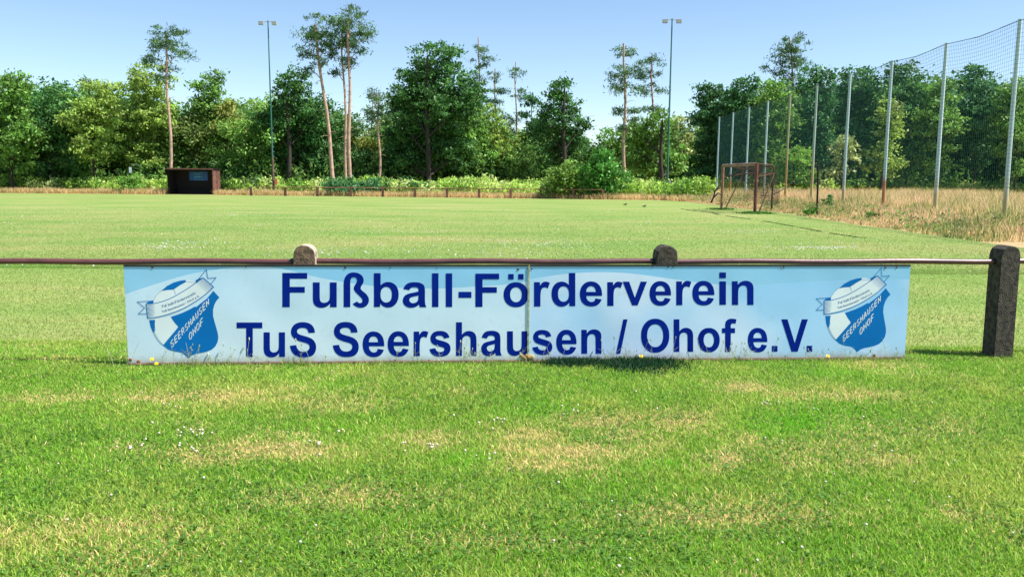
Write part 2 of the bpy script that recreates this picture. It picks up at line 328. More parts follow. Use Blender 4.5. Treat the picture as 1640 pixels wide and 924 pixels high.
# taller grass fringe at the foot of the boards
n = 9000; u = -1.5 + (BL + 3) * rng.random(n); cl = fbm(u * 5, u * 0 + 3); k = rng.random(n) < np.clip((cl - .25) * 2.4, .1, 1); u = u[k]; cl = cl[k]
off = .02 + .10 * rng.random(len(u)) ** 1.4
P = np.array([bpt(a, b, .004) for a, b in zip(u, off)])
hh = (.008 + .050 * rng.random(len(u)) ** 5) * (.4 + 1.2 * cl)
uc = [(u_of(345), .22, 1.3), (u_of(478), .12, 1.0), (u_of(735), .2, .8), (u_of(1020), .35, 1.1), (u_of(1075), .1, .9), (u_of(980), .25, .8), (u_of(600), .12, .6)]
for a, s_, g_ in uc: hh = hh * (1 + g_ * np.exp(-((u - a) / s_) ** 2) * rng.random(len(u)))
col = np.array([[.22, .34, .06]]) * (.5 + 1.0 * rng.random(len(u)))[:, None]; dr = rng.random(len(u)) < .12; col[dr] = (.42, .36, .17)
blades('fringe_grass', P, hh, .004 + .004 * rng.random(len(u)), col, 1.0, label='longer uncut grass along the foot of the blue boards', cat='grass')
# cast shadow at the foot of the right hand board, painted as darker grass
n = 9000; uu = np.r_[u_of(1018) + .17 * rng.normal(size=n * 2 // 3), u_of(915) + .12 * rng.normal(size=n - n * 2 // 3)]
oo = .03 + np.abs(rng.normal(size=n)) * np.r_[np.full(n * 2 // 3, .20), np.full(n - n * 2 // 3, .09)]
P = np.array([bpt(a, b, .004) for a, b in zip(uu, oo)])
blades('shadow_tuft', P, .025 + .05 * rng.random(n) ** 2, .006 + .005 * rng.random(n), np.array([[.018, .07, .025]]) * (.5 + .9 * rng.random(n))[:, None], .9,
       label='dark green grass standing in for the shadow at the foot of the right board', cat='grass')
# seed stalks
mb = MB(); leafc = MB()
sx = list(rng.uniform(180, 1500, 55)) + [300, 305, 310, 330, 365, 372, 460, 470, 480, 395, 500, 520, 660, 665, 735, 738, 742, 750, 760, 770, 830, 835, 845, 975, 968, 1002, 1012, 1030, 1045, 1080, 1105, 1150, 1165, 1180, 1230, 1290, 1310, 1335, 1356, 1380, 1420, 1205, 1125]
for px in sx:
    u0 = u_of(px); h = rng.uniform(.07, .24); o0 = rng.uniform(.02, .09); lx = rng.normal() * .05
    p = [bpt(u0, o0, 0), bpt(u0 + lx * .3, o0, h * .5), bpt(u0 + lx, o0 + rng.normal() * .01, h)]
    mb.tube(p, [.0016, .0013, .001], 4, False)
    if rng.random() < .7: mb.ball(p[2], .006 * rng.uniform(.7, 1.3), 5, 4, (.8, .8, 2.2))
    for q in range(3): e = p[1] + Vector((rng.normal() * .03, rng.normal() * .01, .02 + .04 * rng.random())); mb.tube([p[1], e], [.0015, .0006], 3, False)
M_STALK = mat('dry_stalks', (.50, .50, .27), .8, .5, 40, col2=(.16, .24, .10))
setp(mb.build('grass_stalks', M_STALK), 'thin seeding grass stalks standing before the blue boards', 'grass', None, 'stuff')
# yellow hawkbit flowers
M_STEM = mat('green_stem', (.10, .18, .05), .7, .3, 20); M_YEL = mat('yellow_petals', (.80, .58, .02), .7, .2, 30)
def flower(px, py, off, label):
    d = ray(px, py); pl = BA + BN * off; t = (pl - O).dot(BN) / d.dot(BN); q = O + d * t
    e = empty('yellow_flower', (q.x, q.y, 0), label, 'flower', 'yellow flowers by the boards')
    MB().tube([(q.x, q.y, 0), (q.x + .004, q.y, q.z)], .0022, 5).build('stem', M_STEM, e)
    f = MB()
    for k in range(14):
        a = k / 14 * 2 * math.pi; f.add([(q.x, q.y, q.z), (q.x + .018 * math.cos(a), q.y + .018 * math.sin(a) * .7, q.z + .006 + .018 * math.sin(a) * .7), (q.x + .018 * math.cos(a + .4), q.y + .018 * math.sin(a + .4) * .7, q.z + .006 + .018 * math.sin(a + .4) * .7)], [(0, 1, 2)])
    f.ball((q.x, q.y - .004, q.z + .003), .008, 7, 4); f.build('petals', M_YEL, e)
flower(243.5, 576, .05, 'yellow flower right of the rusty bolt below the left crest'); flower(251, 583, .07, 'lowest yellow flower, in the grass under the left crest')
flower(1326, 571, .06, 'yellow flower standing left of the right crest tip'); flower(1027, 571, .06, 'small yellow flower above the shadow coloured grass left of the big O')

# ================================================================== NEAR BARRIER
def bdir(px, off, z=None, py=None): pass
br = empty('pitch_barrier', tuple(bpt(u_of(820), -.12, 0)), 'red brown pipe rail on round topped concrete posts behind the blue boards', 'barrier')
zr = .907
def rail_seg(u0, u1):
    n_ = 12; MB().tube([bpt(u0 + (u1 - u0) * i / n_, -.12, zr + .004 * math.sin(i * 1.1 + u0)) for i in range(n_ + 1)], .026, 12).build('rail', M_RAIL, br)
pu = [u_of(488), u_of(1068)]; sp = pu[1] - pu[0]; pus = [pu[0] - 2 * sp, pu[0] - sp, pu[0], pu[1], pu[1] + sp, pu[1] + 2 * sp]
for a, b in zip(pus[:-1], pus[1:]): rail_seg(a + .06, b - .06)
def conc_post(u, mat_front, wd=.185, top=1.058, dp=.17):
    m_ = MB(); prof = [(-wd / 2 * 1.06, -.3), (-wd / 2 * 1.04, top - wd * .62)]
    for k in range(0, 15):
        a = math.pi * (1 - k / 14); prof.append((wd / 2 * math.cos(a) * 1.02 + rng.normal() * .0015, top - wd * .55 + wd * .55 * math.sin(a) ** .8 + rng.normal() * .0012))
    prof += [(wd / 2 * 1.04, top - wd * .62), (wd / 2 * 1.06, -.3)]
    n_ = len(prof); layers = [(-.030, .93), (-.042, 1), (-.042 - dp * .5, 1.01), (-.042 - dp, 1), (-.042 - dp - .012, .93)]
    for off, s in layers:
        for (a, z) in prof: m_.v.append(tuple(bpt(u + a * s, off, z if s == 1 else (z if z < 0 else top - .1 + (z - top + .1) * s))))
    for l in range(4):
        for k in range(n_ - 1): m_.f.append((l * n_ + k, l * n_ + k + 1, (l + 1) * n_ + k + 1, (l + 1) * n_ + k)); m_.sm.append(False)
    m_.f.append(tuple(range(n_))); m_.sm.append(False); m_.f.append(tuple(range(5 * n_ - 1, 4 * n_ - 1, -1))); m_.sm.append(False)
    o = m_.build('concrete_post', mat_front, br)
    if mat_front is M_CONC: o.data.materials.append(M_CONCF); o.data.polygons[len(o.data.polygons) - 2].material_index = 1; [setattr(o.data.polygons[k], 'material_index', 1) for k in range(n_ - 1)]  # front face and its rim take the painted shade colour
    return o
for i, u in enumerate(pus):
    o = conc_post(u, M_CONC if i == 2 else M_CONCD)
    if i == 2: o['label'] = 'pale weathered round topped concrete post'
    MB().tube([bpt(u - .125, -.12, zr), bpt(u - .085, -.12, zr)], .029, 12).build('post_shadow_band', M_DARKM, br)  # dark ring left of each post, in place of its shadow on the rail

# ================================================================== BLUE BOARDS
ZB, ZT = .030, .873
def onb(px, py, off=0.0):
    d = ray(px, py); t = (BA + BN * off - O).dot(BN) / d.dot(BN); q = O + d * t; return ((q - BA).dot(BU), q.z)
uL = u_of(201.5); uJ = u_of(847); uR = uJ + (uJ - uL)
boards = []
for (a, b, lab) in ((uL, uJ - .004, 'left blue advertising board reading Fußball-Fö above TuS Seershau, crest at its left end'), (uJ + .004, uR, 'right blue advertising board reading rderverein above sen / Ohof e.V., crest at its right end')):
    e = empty('advertising_board', tuple(bpt(a, 0, 0)), lab, 'sign board', 'blue sponsor boards on the pitch barrier'); boards.append((e, a, b))
    m_ = MB(); m_.add([bpt(a, .0, ZB), bpt(b, .0, ZB), bpt(b, .0, ZT), bpt(a, .0, ZT), bpt(a, -.012, ZB), bpt(b, -.012, ZB), bpt(b, -.012, ZT), bpt(a, -.012, ZT)],
                      [(0, 1, 2, 3), (5, 4, 7, 6), (3, 2, 6, 7), (4, 5, 1, 0), (4, 0, 3, 7), (1, 5, 6, 2)]); m_.build('panel', M_PD, e)
def rect_strip(e, name, u0, u1, z0, z1, off, th, m_):
    q = MB(); q.add([bpt(u, o_, z) for u in (u0, u1) for o_ in (off, off - th) for z in (z0, z1)], [(0, 1, 3, 2), (4, 6, 7, 5), (0, 4, 5, 1), (2, 3, 7, 6), (0, 2, 6, 4), (1, 5, 7, 3)]); return q.build(name, m_, e)
for i, (e, a, b) in enumerate(boards):
    rect_strip(e, 'top_edge', a, b, ZT + .001, ZT + .016, .004, .022, M_DARKM)
    rect_strip(e, 'bottom_channel', a, b, ZB - .016, ZB - .002, .006, .022, M_PINK)
# flat print: polygons with holes on the board face
LAYER = {'wave': .0004, 'l1': .0008, 'l2': .0012, 'l3': .0016, 'l4': .0020}
def print_polys(name, polys, m_, parent, layer='l2', edge_=None):
    """polys: list of [outer, hole, hole...] in (u,z)"""
    q = MB(); off = LAYER[layer]
    for loops in polys:
        tri = tessellate_polygon([[Vector((u, z, 0)) for u, z in l] for l in loops]); flat = [p for l in loops for p in l]
        fs = []
        for t in tri:
            a, b, c = [flat[k] for k in t]; ar = (b[0] - a[0]) * (c[1] - a[1]) - (c[0] - a[0]) * (b[1] - a[1]); fs.append(t if ar > 0 else t[::-1])
        q.add([bpt(u, off, z) for u, z in flat], fs)
    return q.build(name, m_, parent)
def smooth_poly(pts, closed=True, k=5):
    out = []; n_ = len(pts)
    for i in range(n_ if closed else n_ - 1):
        p0, p1, p2, p3 = [pts[(i + j) % n_] if closed else pts[min(max(i + j, 0), n_ - 1)] for j in (-1, 0, 1, 2)]
        for s in range(k):
            t = s / k; out.append(tuple(.5 * (2 * p1[c] + (p2[c] - p0[c]) * t + (2 * p0[c] - 5 * p1[c] + 4 * p2[c] - p3[c]) * t * t + (3 * p1[c] - p0[c] - 3 * p2[c] + p3[c]) * t ** 3) for c in (0, 1)))
    if not closed: out.append(tuple(pts[-1]))
    return out
# light wave under a darker blue top band
wl = smooth_poly([(190, 474), (240, 458), (300, 440), (360, 430), (410, 427.3), (450, 430), (490, 440), (540, 450), (590, 457), (640, 461), (700, 462), (760, 459), (820, 455), (846.5, 450)], False)
wr = smooth_poly([(848, 447.5), (880, 442), (920, 437.5), (970, 435.8), (1010, 438), (1050, 443), (1100, 450), (1150, 455.5), (1200, 456.8), (1260, 453.5), (1320, 450), (1380, 448), (1480, 447)], False)
for (e, a, b), wv in zip(boards, (wl, wr)):
    top = [(min(max(p[0], a + .001), b - .001), min(p[1], ZT - .001)) for p in [onb(*p) for p in wv]]
    q = MB(); n_ = 40; us = [a + .001 + (b - a - .002) * i / n_ for i in range(n_ + 1)]
    zz = np.interp(us, [p[0] for p in top], [p[1] for p in top]); off = LAYER['wave']
    q.add([bpt(u, off, ZB + .001) for u in us] + [bpt(u, off, z) for u, z in zip(us, zz)], [(i, i + 1, n_ + 2 + i, n_ + 1 + i) for i in range(n_)]); q.build('printed_wave', M_PL if e == boards[0][0] else M_PLB, e)

# ---- letters (bold grotesque drawn as outlines, 716 cap height)
def G(s):
    loops = []; cur = []
    tok = s.split(); i = 0; x = y = 0
    num = lambda: None
    while i < len(tok):
        c = tok[i]; i += 1
        if c == 'M': cur = []; loops.append(cur); x, y = float(tok[i]), float(tok[i + 1]); i += 2; cur.append((x, y))
        elif c == 'L': x, y = float(tok[i]), float(tok[i + 1]); i += 2; cur.append((x, y))
        elif c == 'Q':
            a, b, u, v = [float(t) for t in tok[i:i + 4]]; i += 4
            for k in range(1, 6): t = k / 5; cur.append(((1 - t) ** 2 * x + 2 * t * (1 - t) * a + t * t * u, (1 - t) ** 2 * y + 2 * t * (1 - t) * b + t * t * v))
            x, y = u, v
        elif c == 'C':
            a, b, cc, d, u, v = [float(t) for t in tok[i:i + 6]]; i += 6
            for k in range(1, 9): t = k / 8; cur.append(tuple((1 - t) ** 3 * p + 3 * t * (1 - t) ** 2 * q + 3 * t * t * (1 - t) * r_ + t ** 3 * w_ for p, q, r_, w_ in ((x, a, cc, u), (y, b, d, v))))
            x, y = u, v
    for l in loops:
        if abs(l[0][0] - l[-1][0]) + abs(l[0][1] - l[-1][1]) < 1e-6: l.pop()
    return loops
def ell(cx, cy, rx, ry, p=2.15, n_=36):
    return [(cx + rx * math.copysign(abs(math.cos(t)) ** (2 / p), math.cos(t)), cy + ry * math.copysign(abs(math.sin(t)) ** (2 / p), math.sin(t))) for t in [2 * math.pi * k / n_ for k in range(n_)]]
def rc(x0, y0, x1, y1): return [(x0, y0), (x1, y0), (x1, y1), (x0, y1)]
D_ = 'M 547 0 L 420 0 L 420 76 Q 388 32 345 10 Q 302 -12 258 -12 Q 168 -12 105 60 Q 41 133 41 262 Q 41 394 103 462 Q 165 530 260 530 Q 346 530 410 458 L 410 716 L 547 716 M 181 270 Q 181 187 204 150 Q 237 96 297 96 Q 344 96 378 137 Q 411 177 411 257 Q 411 347 379 386 Q 346 426 296 426 Q 247 426 214 387 Q 181 348 181 270'
o_l = [ell(305, 259, 265, 271), ell(305, 259, 124, 160)]
GL = {
 'F': [G('M 73 0 L 73 716 L 564 716 L 564 595 L 221 595 L 221 425 L 517 425 L 517 304 L 221 304 L 221 0')],
 'T': [G('M 234 0 L 234 595 L 22 595 L 22 716 L 594 716 L 594 595 L 382 595 L 382 0')],
 'u': [G('M 413 0 L 413 78 Q 385 37 340 12 Q 294 -12 243 -12 Q 191 -12 149 11 Q 108 34 89 76 Q 71 117 71 190 L 71 519 L 208 519 L 208 280 Q 208 171 216 146 Q 223 122 243 107 Q 264 93 295 93 Q 331 93 359 112 Q 387 132 398 160 Q 408 189 408 300 L 408 519 L 545 519 L 545 0')],
 'n': [G('M 544 0 L 407 0 L 407 265 Q 407 349 398 374 Q 389 398 370 412 Q 350 426 322 426 Q 287 426 259 407 Q 231 387 221 356 Q 210 324 210 239 L 210 0 L 73 0 L 73 519 L 200 519 L 200 442 Q 268 530 371 530 Q 416 530 454 514 Q 491 497 511 472 Q 530 446 537 414 Q 544 382 544 322')],
 'h': [G('M 210 716 L 210 453 Q 276 530 368 530 Q 415 530 453 513 Q 491 495 510 468 Q 529 440 537 407 Q 544 373 544 303 L 544 0 L 407 0 L 407 273 Q 407 355 399 377 Q 391 399 371 412 Q 351 425 321 425 Q 286 425 259 408 Q 232 391 221 357 Q 210 323 210 256 L 210 0 L 73 0 L 73 716')],
 'r': [G('M 203 0 L 66 0 L 66 519 L 193 519 L 193 445 Q 226 498 252 514 Q 279 530 312 530 Q 359 530 403 504 L 360 385 Q 325 407 295 407 Q 266 407 246 391 Q 226 375 214 333 Q 203 291 203 158')],
 'l': [[rc(72, 0, 209, 716)]], 'i': [[rc(72, 0, 209, 519)], [rc(72, 589, 209, 716)]], '.': [[rc(0, 0, 137, 137)]], '-': [[rc(0, 190, 270, 327)]],
 'V': [G('M 255 0 L 0 716 L 156 716 L 337 186 L 513 716 L 666 716 L 410 0')],
 'v': [G('M 209 0 L 0 519 L 144 519 L 271 166 L 398 519 L 539 519 L 333 0')],
 '/': [G('M 0 -12 L 179 728 L 283 728 L 106 -12')],
 'o': [o_l], 'ö': [o_l, [rc(140, 589, 257, 706)], [rc(352, 589, 469, 706)]],
 'O': [[ell(388, 358, 346, 370), ell(388, 358, 196, 248)]],
 'e': [G('M 372 165 L 509 142 Q 482 67 426 27 Q 369 -12 283 -12 Q 148 -12 83 76 Q 32 147 32 255 Q 32 384 99 457 Q 167 530 270 530 Q 387 530 454 453 Q 521 376 518 217 L 174 217 Q 175 155 207 121 Q 239 87 286 87 Q 319 87 341 105 Q 363 122 372 165 M 380 304 Q 378 364 349 395 Q 319 426 277 426 Q 231 426 202 393 Q 172 360 173 304')],
 'a': [G('M 174 361 L 50 383 Q 71 458 123 494 Q 174 530 276 530 Q 368 530 413 508 Q 458 486 477 453 Q 495 419 495 329 L 494 168 Q 494 100 500 67 Q 507 35 525 0 L 389 0 Q 384 14 371 56 Q 336 22 296 5 Q 256 -12 211 -12 Q 131 -12 85 32 Q 39 75 39 141 Q 39 185 60 219 Q 81 254 119 272 Q 157 290 228 304 Q 324 322 361 338 L 361 351 Q 361 391 342 408 Q 322 425 267 425 Q 230 425 209 410 Q 189 396 174 361 M 358 249 Q 332 240 275 228 Q 218 216 201 204 Q 174 185 174 156 Q 174 128 195 107 Q 217 87 250 87 Q 286 87 320 111 Q 344 129 352 156 Q 358 173 358 222')],
 's': [G('M 24 148 L 161 169 Q 170 129 197 108 Q 224 87 272 87 Q 325 87 352 107 Q 370 120 370 143 Q 370 159 360 169 Q 350 179 315 187 Q 150 223 106 253 Q 45 295 45 369 Q 45 436 98 483 Q 152 530 263 530 Q 370 530 421 495 Q 473 460 493 392 L 363 368 Q 355 398 332 414 Q 308 430 265 430 Q 210 430 187 415 Q 171 404 171 387 Q 171 372 185 362 Q 204 348 316 322 Q 429 297 473 260 Q 518 222 518 156 Q 518 84 458 36 Q 398 -12 272 -12 Q 157 -12 91 34 Q 40 74 24 148')],
 'S': [G('M 36 233 L 181 247 Q 194 174 234 140 Q 274 106 341 106 Q 413 106 449 136 Q 485 167 485 207 Q 485 233 470 251 Q 455 270 416 283 Q 390 292 297 315 Q 177 345 129 388 Q 61 440 61 526 Q 61 582 92 629 Q 124 677 183 702 Q 243 728 328 728 Q 465 728 535 668 Q 604 608 608 507 L 460 501 Q 451 557 419 582 Q 388 607 325 607 Q 260 607 223 580 Q 200 563 200 534 Q 200 508 222 489 Q 251 465 361 439 Q 471 413 524 385 Q 577 357 606 309 Q 636 261 636 200 Q 636 129 601 79 Q 566 28 502 8 Q 438 -12 342 -12 Q 203 -12 129 52 Q 52 116 36 233')],
 'd': [G(D_)],
 'b': [[[(588 - x, y) for x, y in l] for l in G(D_)]],
 'f': [G('M 12 519 L 88 519 L 88 558 Q 88 623 102 655 Q 116 687 153 708 Q 190 728 247 728 Q 305 728 361 711 L 342 615 Q 310 623 280 623 Q 251 623 238 609 Q 225 596 225 557 L 225 519 L 328 519 L 328 411 L 225 411 L 225 0 L 88 0 L 88 411 L 12 411')],
 'ß': [[[(x - 1040, (386 - y) * 2.25) for x, y in l] for l in G('M 1044 386 L 1044 180 C 1044 100 1080 65 1135 65 C 1190 65 1228 95 1228 140 C 1228 170 1200 190 1200 212 C 1200 225 1215 235 1235 250 C 1262 272 1276 295 1276 322 C 1276 362 1243 392 1200 392 C 1170 392 1142 375 1127 355 L 1168 332 C 1175 343 1184 348 1194 348 C 1207 348 1216 338 1216 325 C 1216 312 1206 300 1190 284 C 1162 255 1137 240 1137 212 C 1137 180 1167 168 1167 140 C 1167 121 1155 110 1137 110 C 1115 110 1105 125 1105 160 L 1105 386')]],
}
ADV = dict(zip('FTunhrli.-Vvoö/Oeasߧdbf', [611] * 24)); ADV.update({'F': 600, 'T': 611, 'u': 611, 'n': 611, 'h': 611, 'r': 400, 'l': 278, 'i': 278, '.': 240, '-': 333, 'V': 667, 'v': 556, 'o': 611, 'ö': 611, '/': 300, 'O': 778, 'e': 556, 'a': 556, 's': 556, 'S': 667, 'd': 611, 'b': 611, 'f': 333, 'ß': 611, ' ': 278})
def place(ch, X0, Y0, X1, Y1, px0):
    pts = [p for poly in GL[ch] for l in poly for p in l]; ax = min(p[0] for p in pts); bx = max(p[0] for p in pts); ay = min(p[1] for p in pts); by = max(p[1] for p in pts)
    out = []
    for poly in GL[ch]:
        out.append([[onb(px0 + (X0 + (p[0] - ax) / (bx - ax) * (X1 - X0)) / 5.776, 425 + (Y1 - (p[1] - ay) / (by - ay) * (Y1 - Y0)) / 5.776) for p in l] for l in poly])
    return out
A_, B_, C_, E_ = 370, 610, 840, 1070
left1 = [('F', 475, 70, 705, 386, A_), ('u', 757, 157, 978, 392, A_), ('ß', 1042, 65, 1276, 392, A_), ('b', 1322, 72, 1551, 390, A_), ('a', 203, 155, 422, 392, B_), ('l', 473, 73, 533, 385, B_), ('l', 600, 74, 660, 385, B_), ('-', 718, 244, 838, 300, B_), ('F', 874, 76, 1094, 384, B_), ('ö', 1135, 80, 1364, 387, B_)]
left2 = [('T', 52, 527, 290, 845, A_), ('u', 302, 618, 500, 850, A_), ('S', 545, 524, 788, 850, A_), ('S', 942, 522, 1182, 847, A_), ('e', 1218, 610, 1418, 847, A_), ('e', 63, 608, 260, 843, B_), ('r', 304, 606, 440, 838, B_), ('s', 450, 605, 645, 843, B_), ('h', 695, 525, 885, 835, B_), ('a', 928, 603, 1118, 838, B_), ('u', 1167, 608, 1357, 836, B_)]
right1 = [('r', 88, 150, 235, 380, C_), ('d', 250, 70, 470, 382, C_), ('e', 512, 148, 718, 380, C_), ('r', 766, 150, 908, 375, C_), ('v', 908, 150, 1133, 370, C_), ('e', 1157, 145, 1356, 374, C_), ('r', 75, 143, 215, 368, E_), ('e', 224, 143, 428, 371, E_), ('i', 474, 65, 535, 365, E_), ('n', 590, 142, 790, 366, E_)]
right2 = [('s', 72, 596, 258, 826, C_), ('e', 294, 594, 482, 824, C_), ('n', 526, 590, 712, 815, C_), ('/', 846, 498, 953, 815, C_), ('O', 1078, 492, 1340, 806, C_), ('h', 52, 498, 232, 798, E_), ('o', 275, 577, 478, 803, E_), ('f', 498, 492, 632, 798, E_), ('e', 737, 577, 918, 803, E_), ('.', 960, 743, 1012, 797, E_), ('V', 1047, 498, 1293, 797, E_), ('.', 1282, 742, 1334, 797, E_)]
for e, txt in ((boards[0][0], left1), (boards[0][0], left2), (boards[1][0], right1), (boards[1][0], right2)):
    print_polys('lettering', [p for t in txt for p in place(*t)], M_NAVY, e, 'l3')

# ---- crest, traced in a 5.6x enlargement at (210,420); built in board coordinates and shifted for the right board
def cz(p): return onb(210 + p[0] / 5.6, 420 + p[1] / 5.6)
ctip = cz((512, 860)); rtip = onb(1300 + 418 / 5.771, 420 + 830 / 5.771)
def thick(pts, w0, w1=None):
    """tapered line in trace units -> polygon"""
    w1 = w0 if w1 is None else w1; n_ = len(pts); L_ = []; R_ = []
    for i, p in enumerate(pts):
        a = pts[max(i - 1, 0)]; b = pts[min(i + 1, n_ - 1)]; dx, dy = b[0] - a[0], b[1] - a[1]; l = math.hypot(dx, dy) or 1; w_ = (w0 + (w1 - w0) * i / (n_ - 1)) / 2
        L_.append((p[0] - dy / l * w_, p[1] + dx / l * w_)); R_.append((p[0] + dy / l * w_, p[1] - dx / l * w_))
    return L_ + R_[::-1]
def segs(pts, w0, w1=None):
    w1 = w0 if w1 is None else w1; out = []; n_ = len(pts) - 1
    for i in range(n_):
        a, b = pts[i], pts[i + 1]; l = math.hypot(b[0] - a[0], b[1] - a[1]) or 1; dx, dy = (b[0] - a[0]) / l, (b[1] - a[1]) / l
        wa = (w0 + (w1 - w0) * i / n_) / 2; wb = (w0 + (w1 - w0) * (i + 1) / n_) / 2; e0 = wa * .6 if i else 0; e1 = wb * .6 if i < n_ - 1 else 0
        out.append([[(a[0] - dx * e0 - dy * wa, a[1] - dy * e0 + dx * wa), (a[0] - dx * e0 + dy * wa, a[1] - dy * e0 - dx * wa), (b[0] + dx * e1 + dy * wb, b[1] + dy * e1 - dx * wb), (b[0] + dx * e1 - dy * wb, b[1] + dy * e1 + dx * wb)]])
    return out
def arcq(P0, P1, P2, t): return tuple((1 - t) ** 2 * a + 2 * t * (1 - t) * b + t * t * c for a, b, c in zip(P0, P1, P2))
STK = {'S': [[(.95, .85), (.75, .98), (.45, 1), (.15, .9), (.08, .72), (.2, .57), (.5, .5), (.8, .42), (.93, .26), (.85, .09), (.55, 0), (.25, .02), (.03, .17)]],
       'E': [[(.95, 1), (.08, 1), (.08, 0), (.98, 0)], [(.08, .52), (.85, .52)]], 'R': [[(.08, 0), (.08, 1), (.65, 1), (.9, .88), (.9, .62), (.65, .5), (.08, .5)], [(.5, .5), (.95, 0)]],
       'H': [[(.08, 0), (.08, 1)], [(.92, 0), (.92, 1)], [(.08, .52), (.92, .52)]], 'A': [[(0, 0), (.5, 1), (1, 0)], [(.18, .33), (.82, .33)]],
       'U': [[(.08, 1), (.08, .25), (.25, .03), (.5, 0), (.75, .03), (.92, .25), (.92, 1)]], 'N': [[(.08, 0), (.08, 1), (.92, 0), (.92, 1)]],
       'O': [[(.5, 1), (.2, .92), (.04, .65), (.04, .35), (.2, .08), (.5, 0), (.8, .08), (.96, .35), (.96, .65), (.8, .92), (.5, 1)]], 'F': [[(.08, 0), (.08, 1), (.95, 1)], [(.08, .5), (.8, .5)]],
       'G': [[(.93, .8), (.75, .97), (.45, 1), (.15, .88), (.04, .55), (.1, .2), (.4, 0), (.75, .03), (.93, .2), (.93, .48), (.55, .48)]], 'T': [[(0, 1), (1, 1)], [(.5, 1), (.5, 0)]]}
def strokes(ch, o_, ax, ay, wd):
    return [g for st in STK[ch] for g in segs([(o_[0] + ax[0] * p[0] + ay[0] * p[1], o_[1] + ax[1] * p[0] + ay[1] * p[1]) for p in st], wd)]
def crest(e, shift):
    du, dz = shift
    cv = lambda l: [(lambda q: (q[0] + du, q[1] + dz))(cz(p)) for p in l]
    P = lambda name, polys, m_, par, lay: print_polys(name, [[cv(l) for l in poly] for poly in polys], m_, par, lay)
    shield = [(355, 490), (450, 457), (520, 425), (565, 400), (575, 396), (583, 402), (600, 387), (680, 325), (738, 256), (792, 315), (765, 345), (745, 385), (735, 430), (736, 480), (748, 530), (764, 585), (778, 635), (783, 675), (776, 715), (755, 755), (722, 783), (680, 800), (630, 812), (580, 820), (545, 834), (512, 860), (490, 836), (465, 815), (430, 804), (380, 798), (330, 780), (285, 745), (423, 580), (385, 535)]
    root = P('crest', [[shield]], M_BLUE, e, 'l2')
    ball_top = [(190, 372), (205, 330), (235, 288), (270, 255), (320, 214), (380, 182), (440, 165), (490, 159), (540, 163), (590, 185), (600, 240), (400, 340)]
    ball_low = [(165, 515), (350, 485), (423, 580), (285, 745), (240, 700), (205, 640), (178, 580)]
    b = P('ball', [[ball_top], [ball_low]], M_PALE, root, 'l1')
    P('ball_patch', [[[(270, 257), (320, 214), (380, 182), (440, 165), (492, 159), (490, 178), (440, 205), (380, 245), (330, 248)]]], M_BLUE, root, 'l2')
    P('ball_patch', [[[(165, 517), (215, 515), (212, 570), (212, 628), (195, 622), (175, 570)]]], M_BLUE, root, 'l2')
    P('ball_seams', [[thick(smooth_poly([(165, 515), (178, 580), (205, 640), (240, 700), (285, 745)], False), 4)], [thick([(380, 245), (392, 262), (398, 287)], 3)], [thick([(207, 625), (245, 690), (290, 742)], 2.5)],
                     [thick(smooth_poly([(195, 350), (230, 293), (270, 255)], False), 2.5)], [thick(smooth_poly([(490, 176), (540, 178), (585, 190)], False), 2)], [thick(smooth_poly([(215, 515), (212, 560), (218, 610)], False), 2)]], M_BLUE, root, 'l2')
    topc = smooth_poly([(135, 372), (205, 369), (300, 345), (400, 300), (500, 240), (580, 186), (645, 140)], False); botc = smooth_poly([(742, 222), (650, 300), (560, 362), (450, 422), (330, 466), (230, 491), (148, 500)], False)
    P('ribbon', [[topc + botc]], M_PALE, root, 'l3')
    pl = [[thick(topc, 6)], [thick(botc, 6)], [thick([(645, 138), (742, 222)], 6)], [thick([(148, 502), (135, 370)], 6)],
          [[(135, 372), (148, 356), (200, 342), (202, 369)]], [[(578, 162), (605, 147), (648, 137), (600, 178), (586, 187)]]]
    pl += segs([(202, 345), (55, 355), (122, 408), (65, 463), (142, 461)], 5.5) + segs([(605, 150), (675, 65), (688, 145), (763, 138), (715, 194)], 5.5)
    for i in range(10):
        t = i / 9; pl.append([thick([(136 + 12 * t, 384 + 106 * t), (215 - 8 * abs(t - .5), 380 + 96 * t)], 6, 1)])
        x, y = 652 + 84 * t, 146 + 72 * t; pl.append([thick([(x, y), (x - 62, y + 52)], 6, 1)])
    P('ribbon_outline', pl, M_BLUE, root, 'l4')
    tx = []
    for i, ch in enumerate('SEERSHAUSEN'): tx += strokes(ch, (364 + i * 31.2, 765 - i * 36.2), (22, -26), (-8 + i * .4, -54), 7)
    for i, ch in enumerate('OHOF'): tx += strokes(ch, (524 + i * 33, 700 - i * 40), (24, -28), (-5, -58), 7)
    P('crest_name', tx, M_PALE, root, 'l3')
    sm = []
    def along(txt, P0, P1, P2, hgt):
        wsum = sum(ADV[c_] for c_ in txt); x = 0
        for c_ in txt:
            a = ADV[c_]
            if c_ != ' ':
                t = x / wsum; o_ = arcq(P0, P1, P2, t); q = arcq(P0, P1, P2, min(t + .02, 1.02)); dx, dy = q[0] - o_[0], q[1] - o_[1]; l = math.hypot(dx, dy); dx /= l; dy /= l
                Lc = math.hypot(P2[0] - P0[0], P2[1] - P0[1]) * 1.02 / wsum; k = hgt / 716
                for poly in GL[c_]: sm.append([[(o_[0] + dx * p[0] * Lc + dy * p[1] * k, o_[1] + dy * p[0] * Lc - dx * p[1] * k) for p in l_] for l_ in poly])
            x += a
    along('Fußball-Förderverein', (277, 408), (430, 368), (583, 282), 24); along('TuS Seershausen / Ohof e.V.', (277, 452), (440, 410), (620, 306), 19)
    P('ribbon_text', sm, M_FINE, root, 'l4')
crest(boards[0][0], (0, 0)); crest(boards[1][0], (rtip[0] - ctip[0], rtip[1] - ctip[1]))
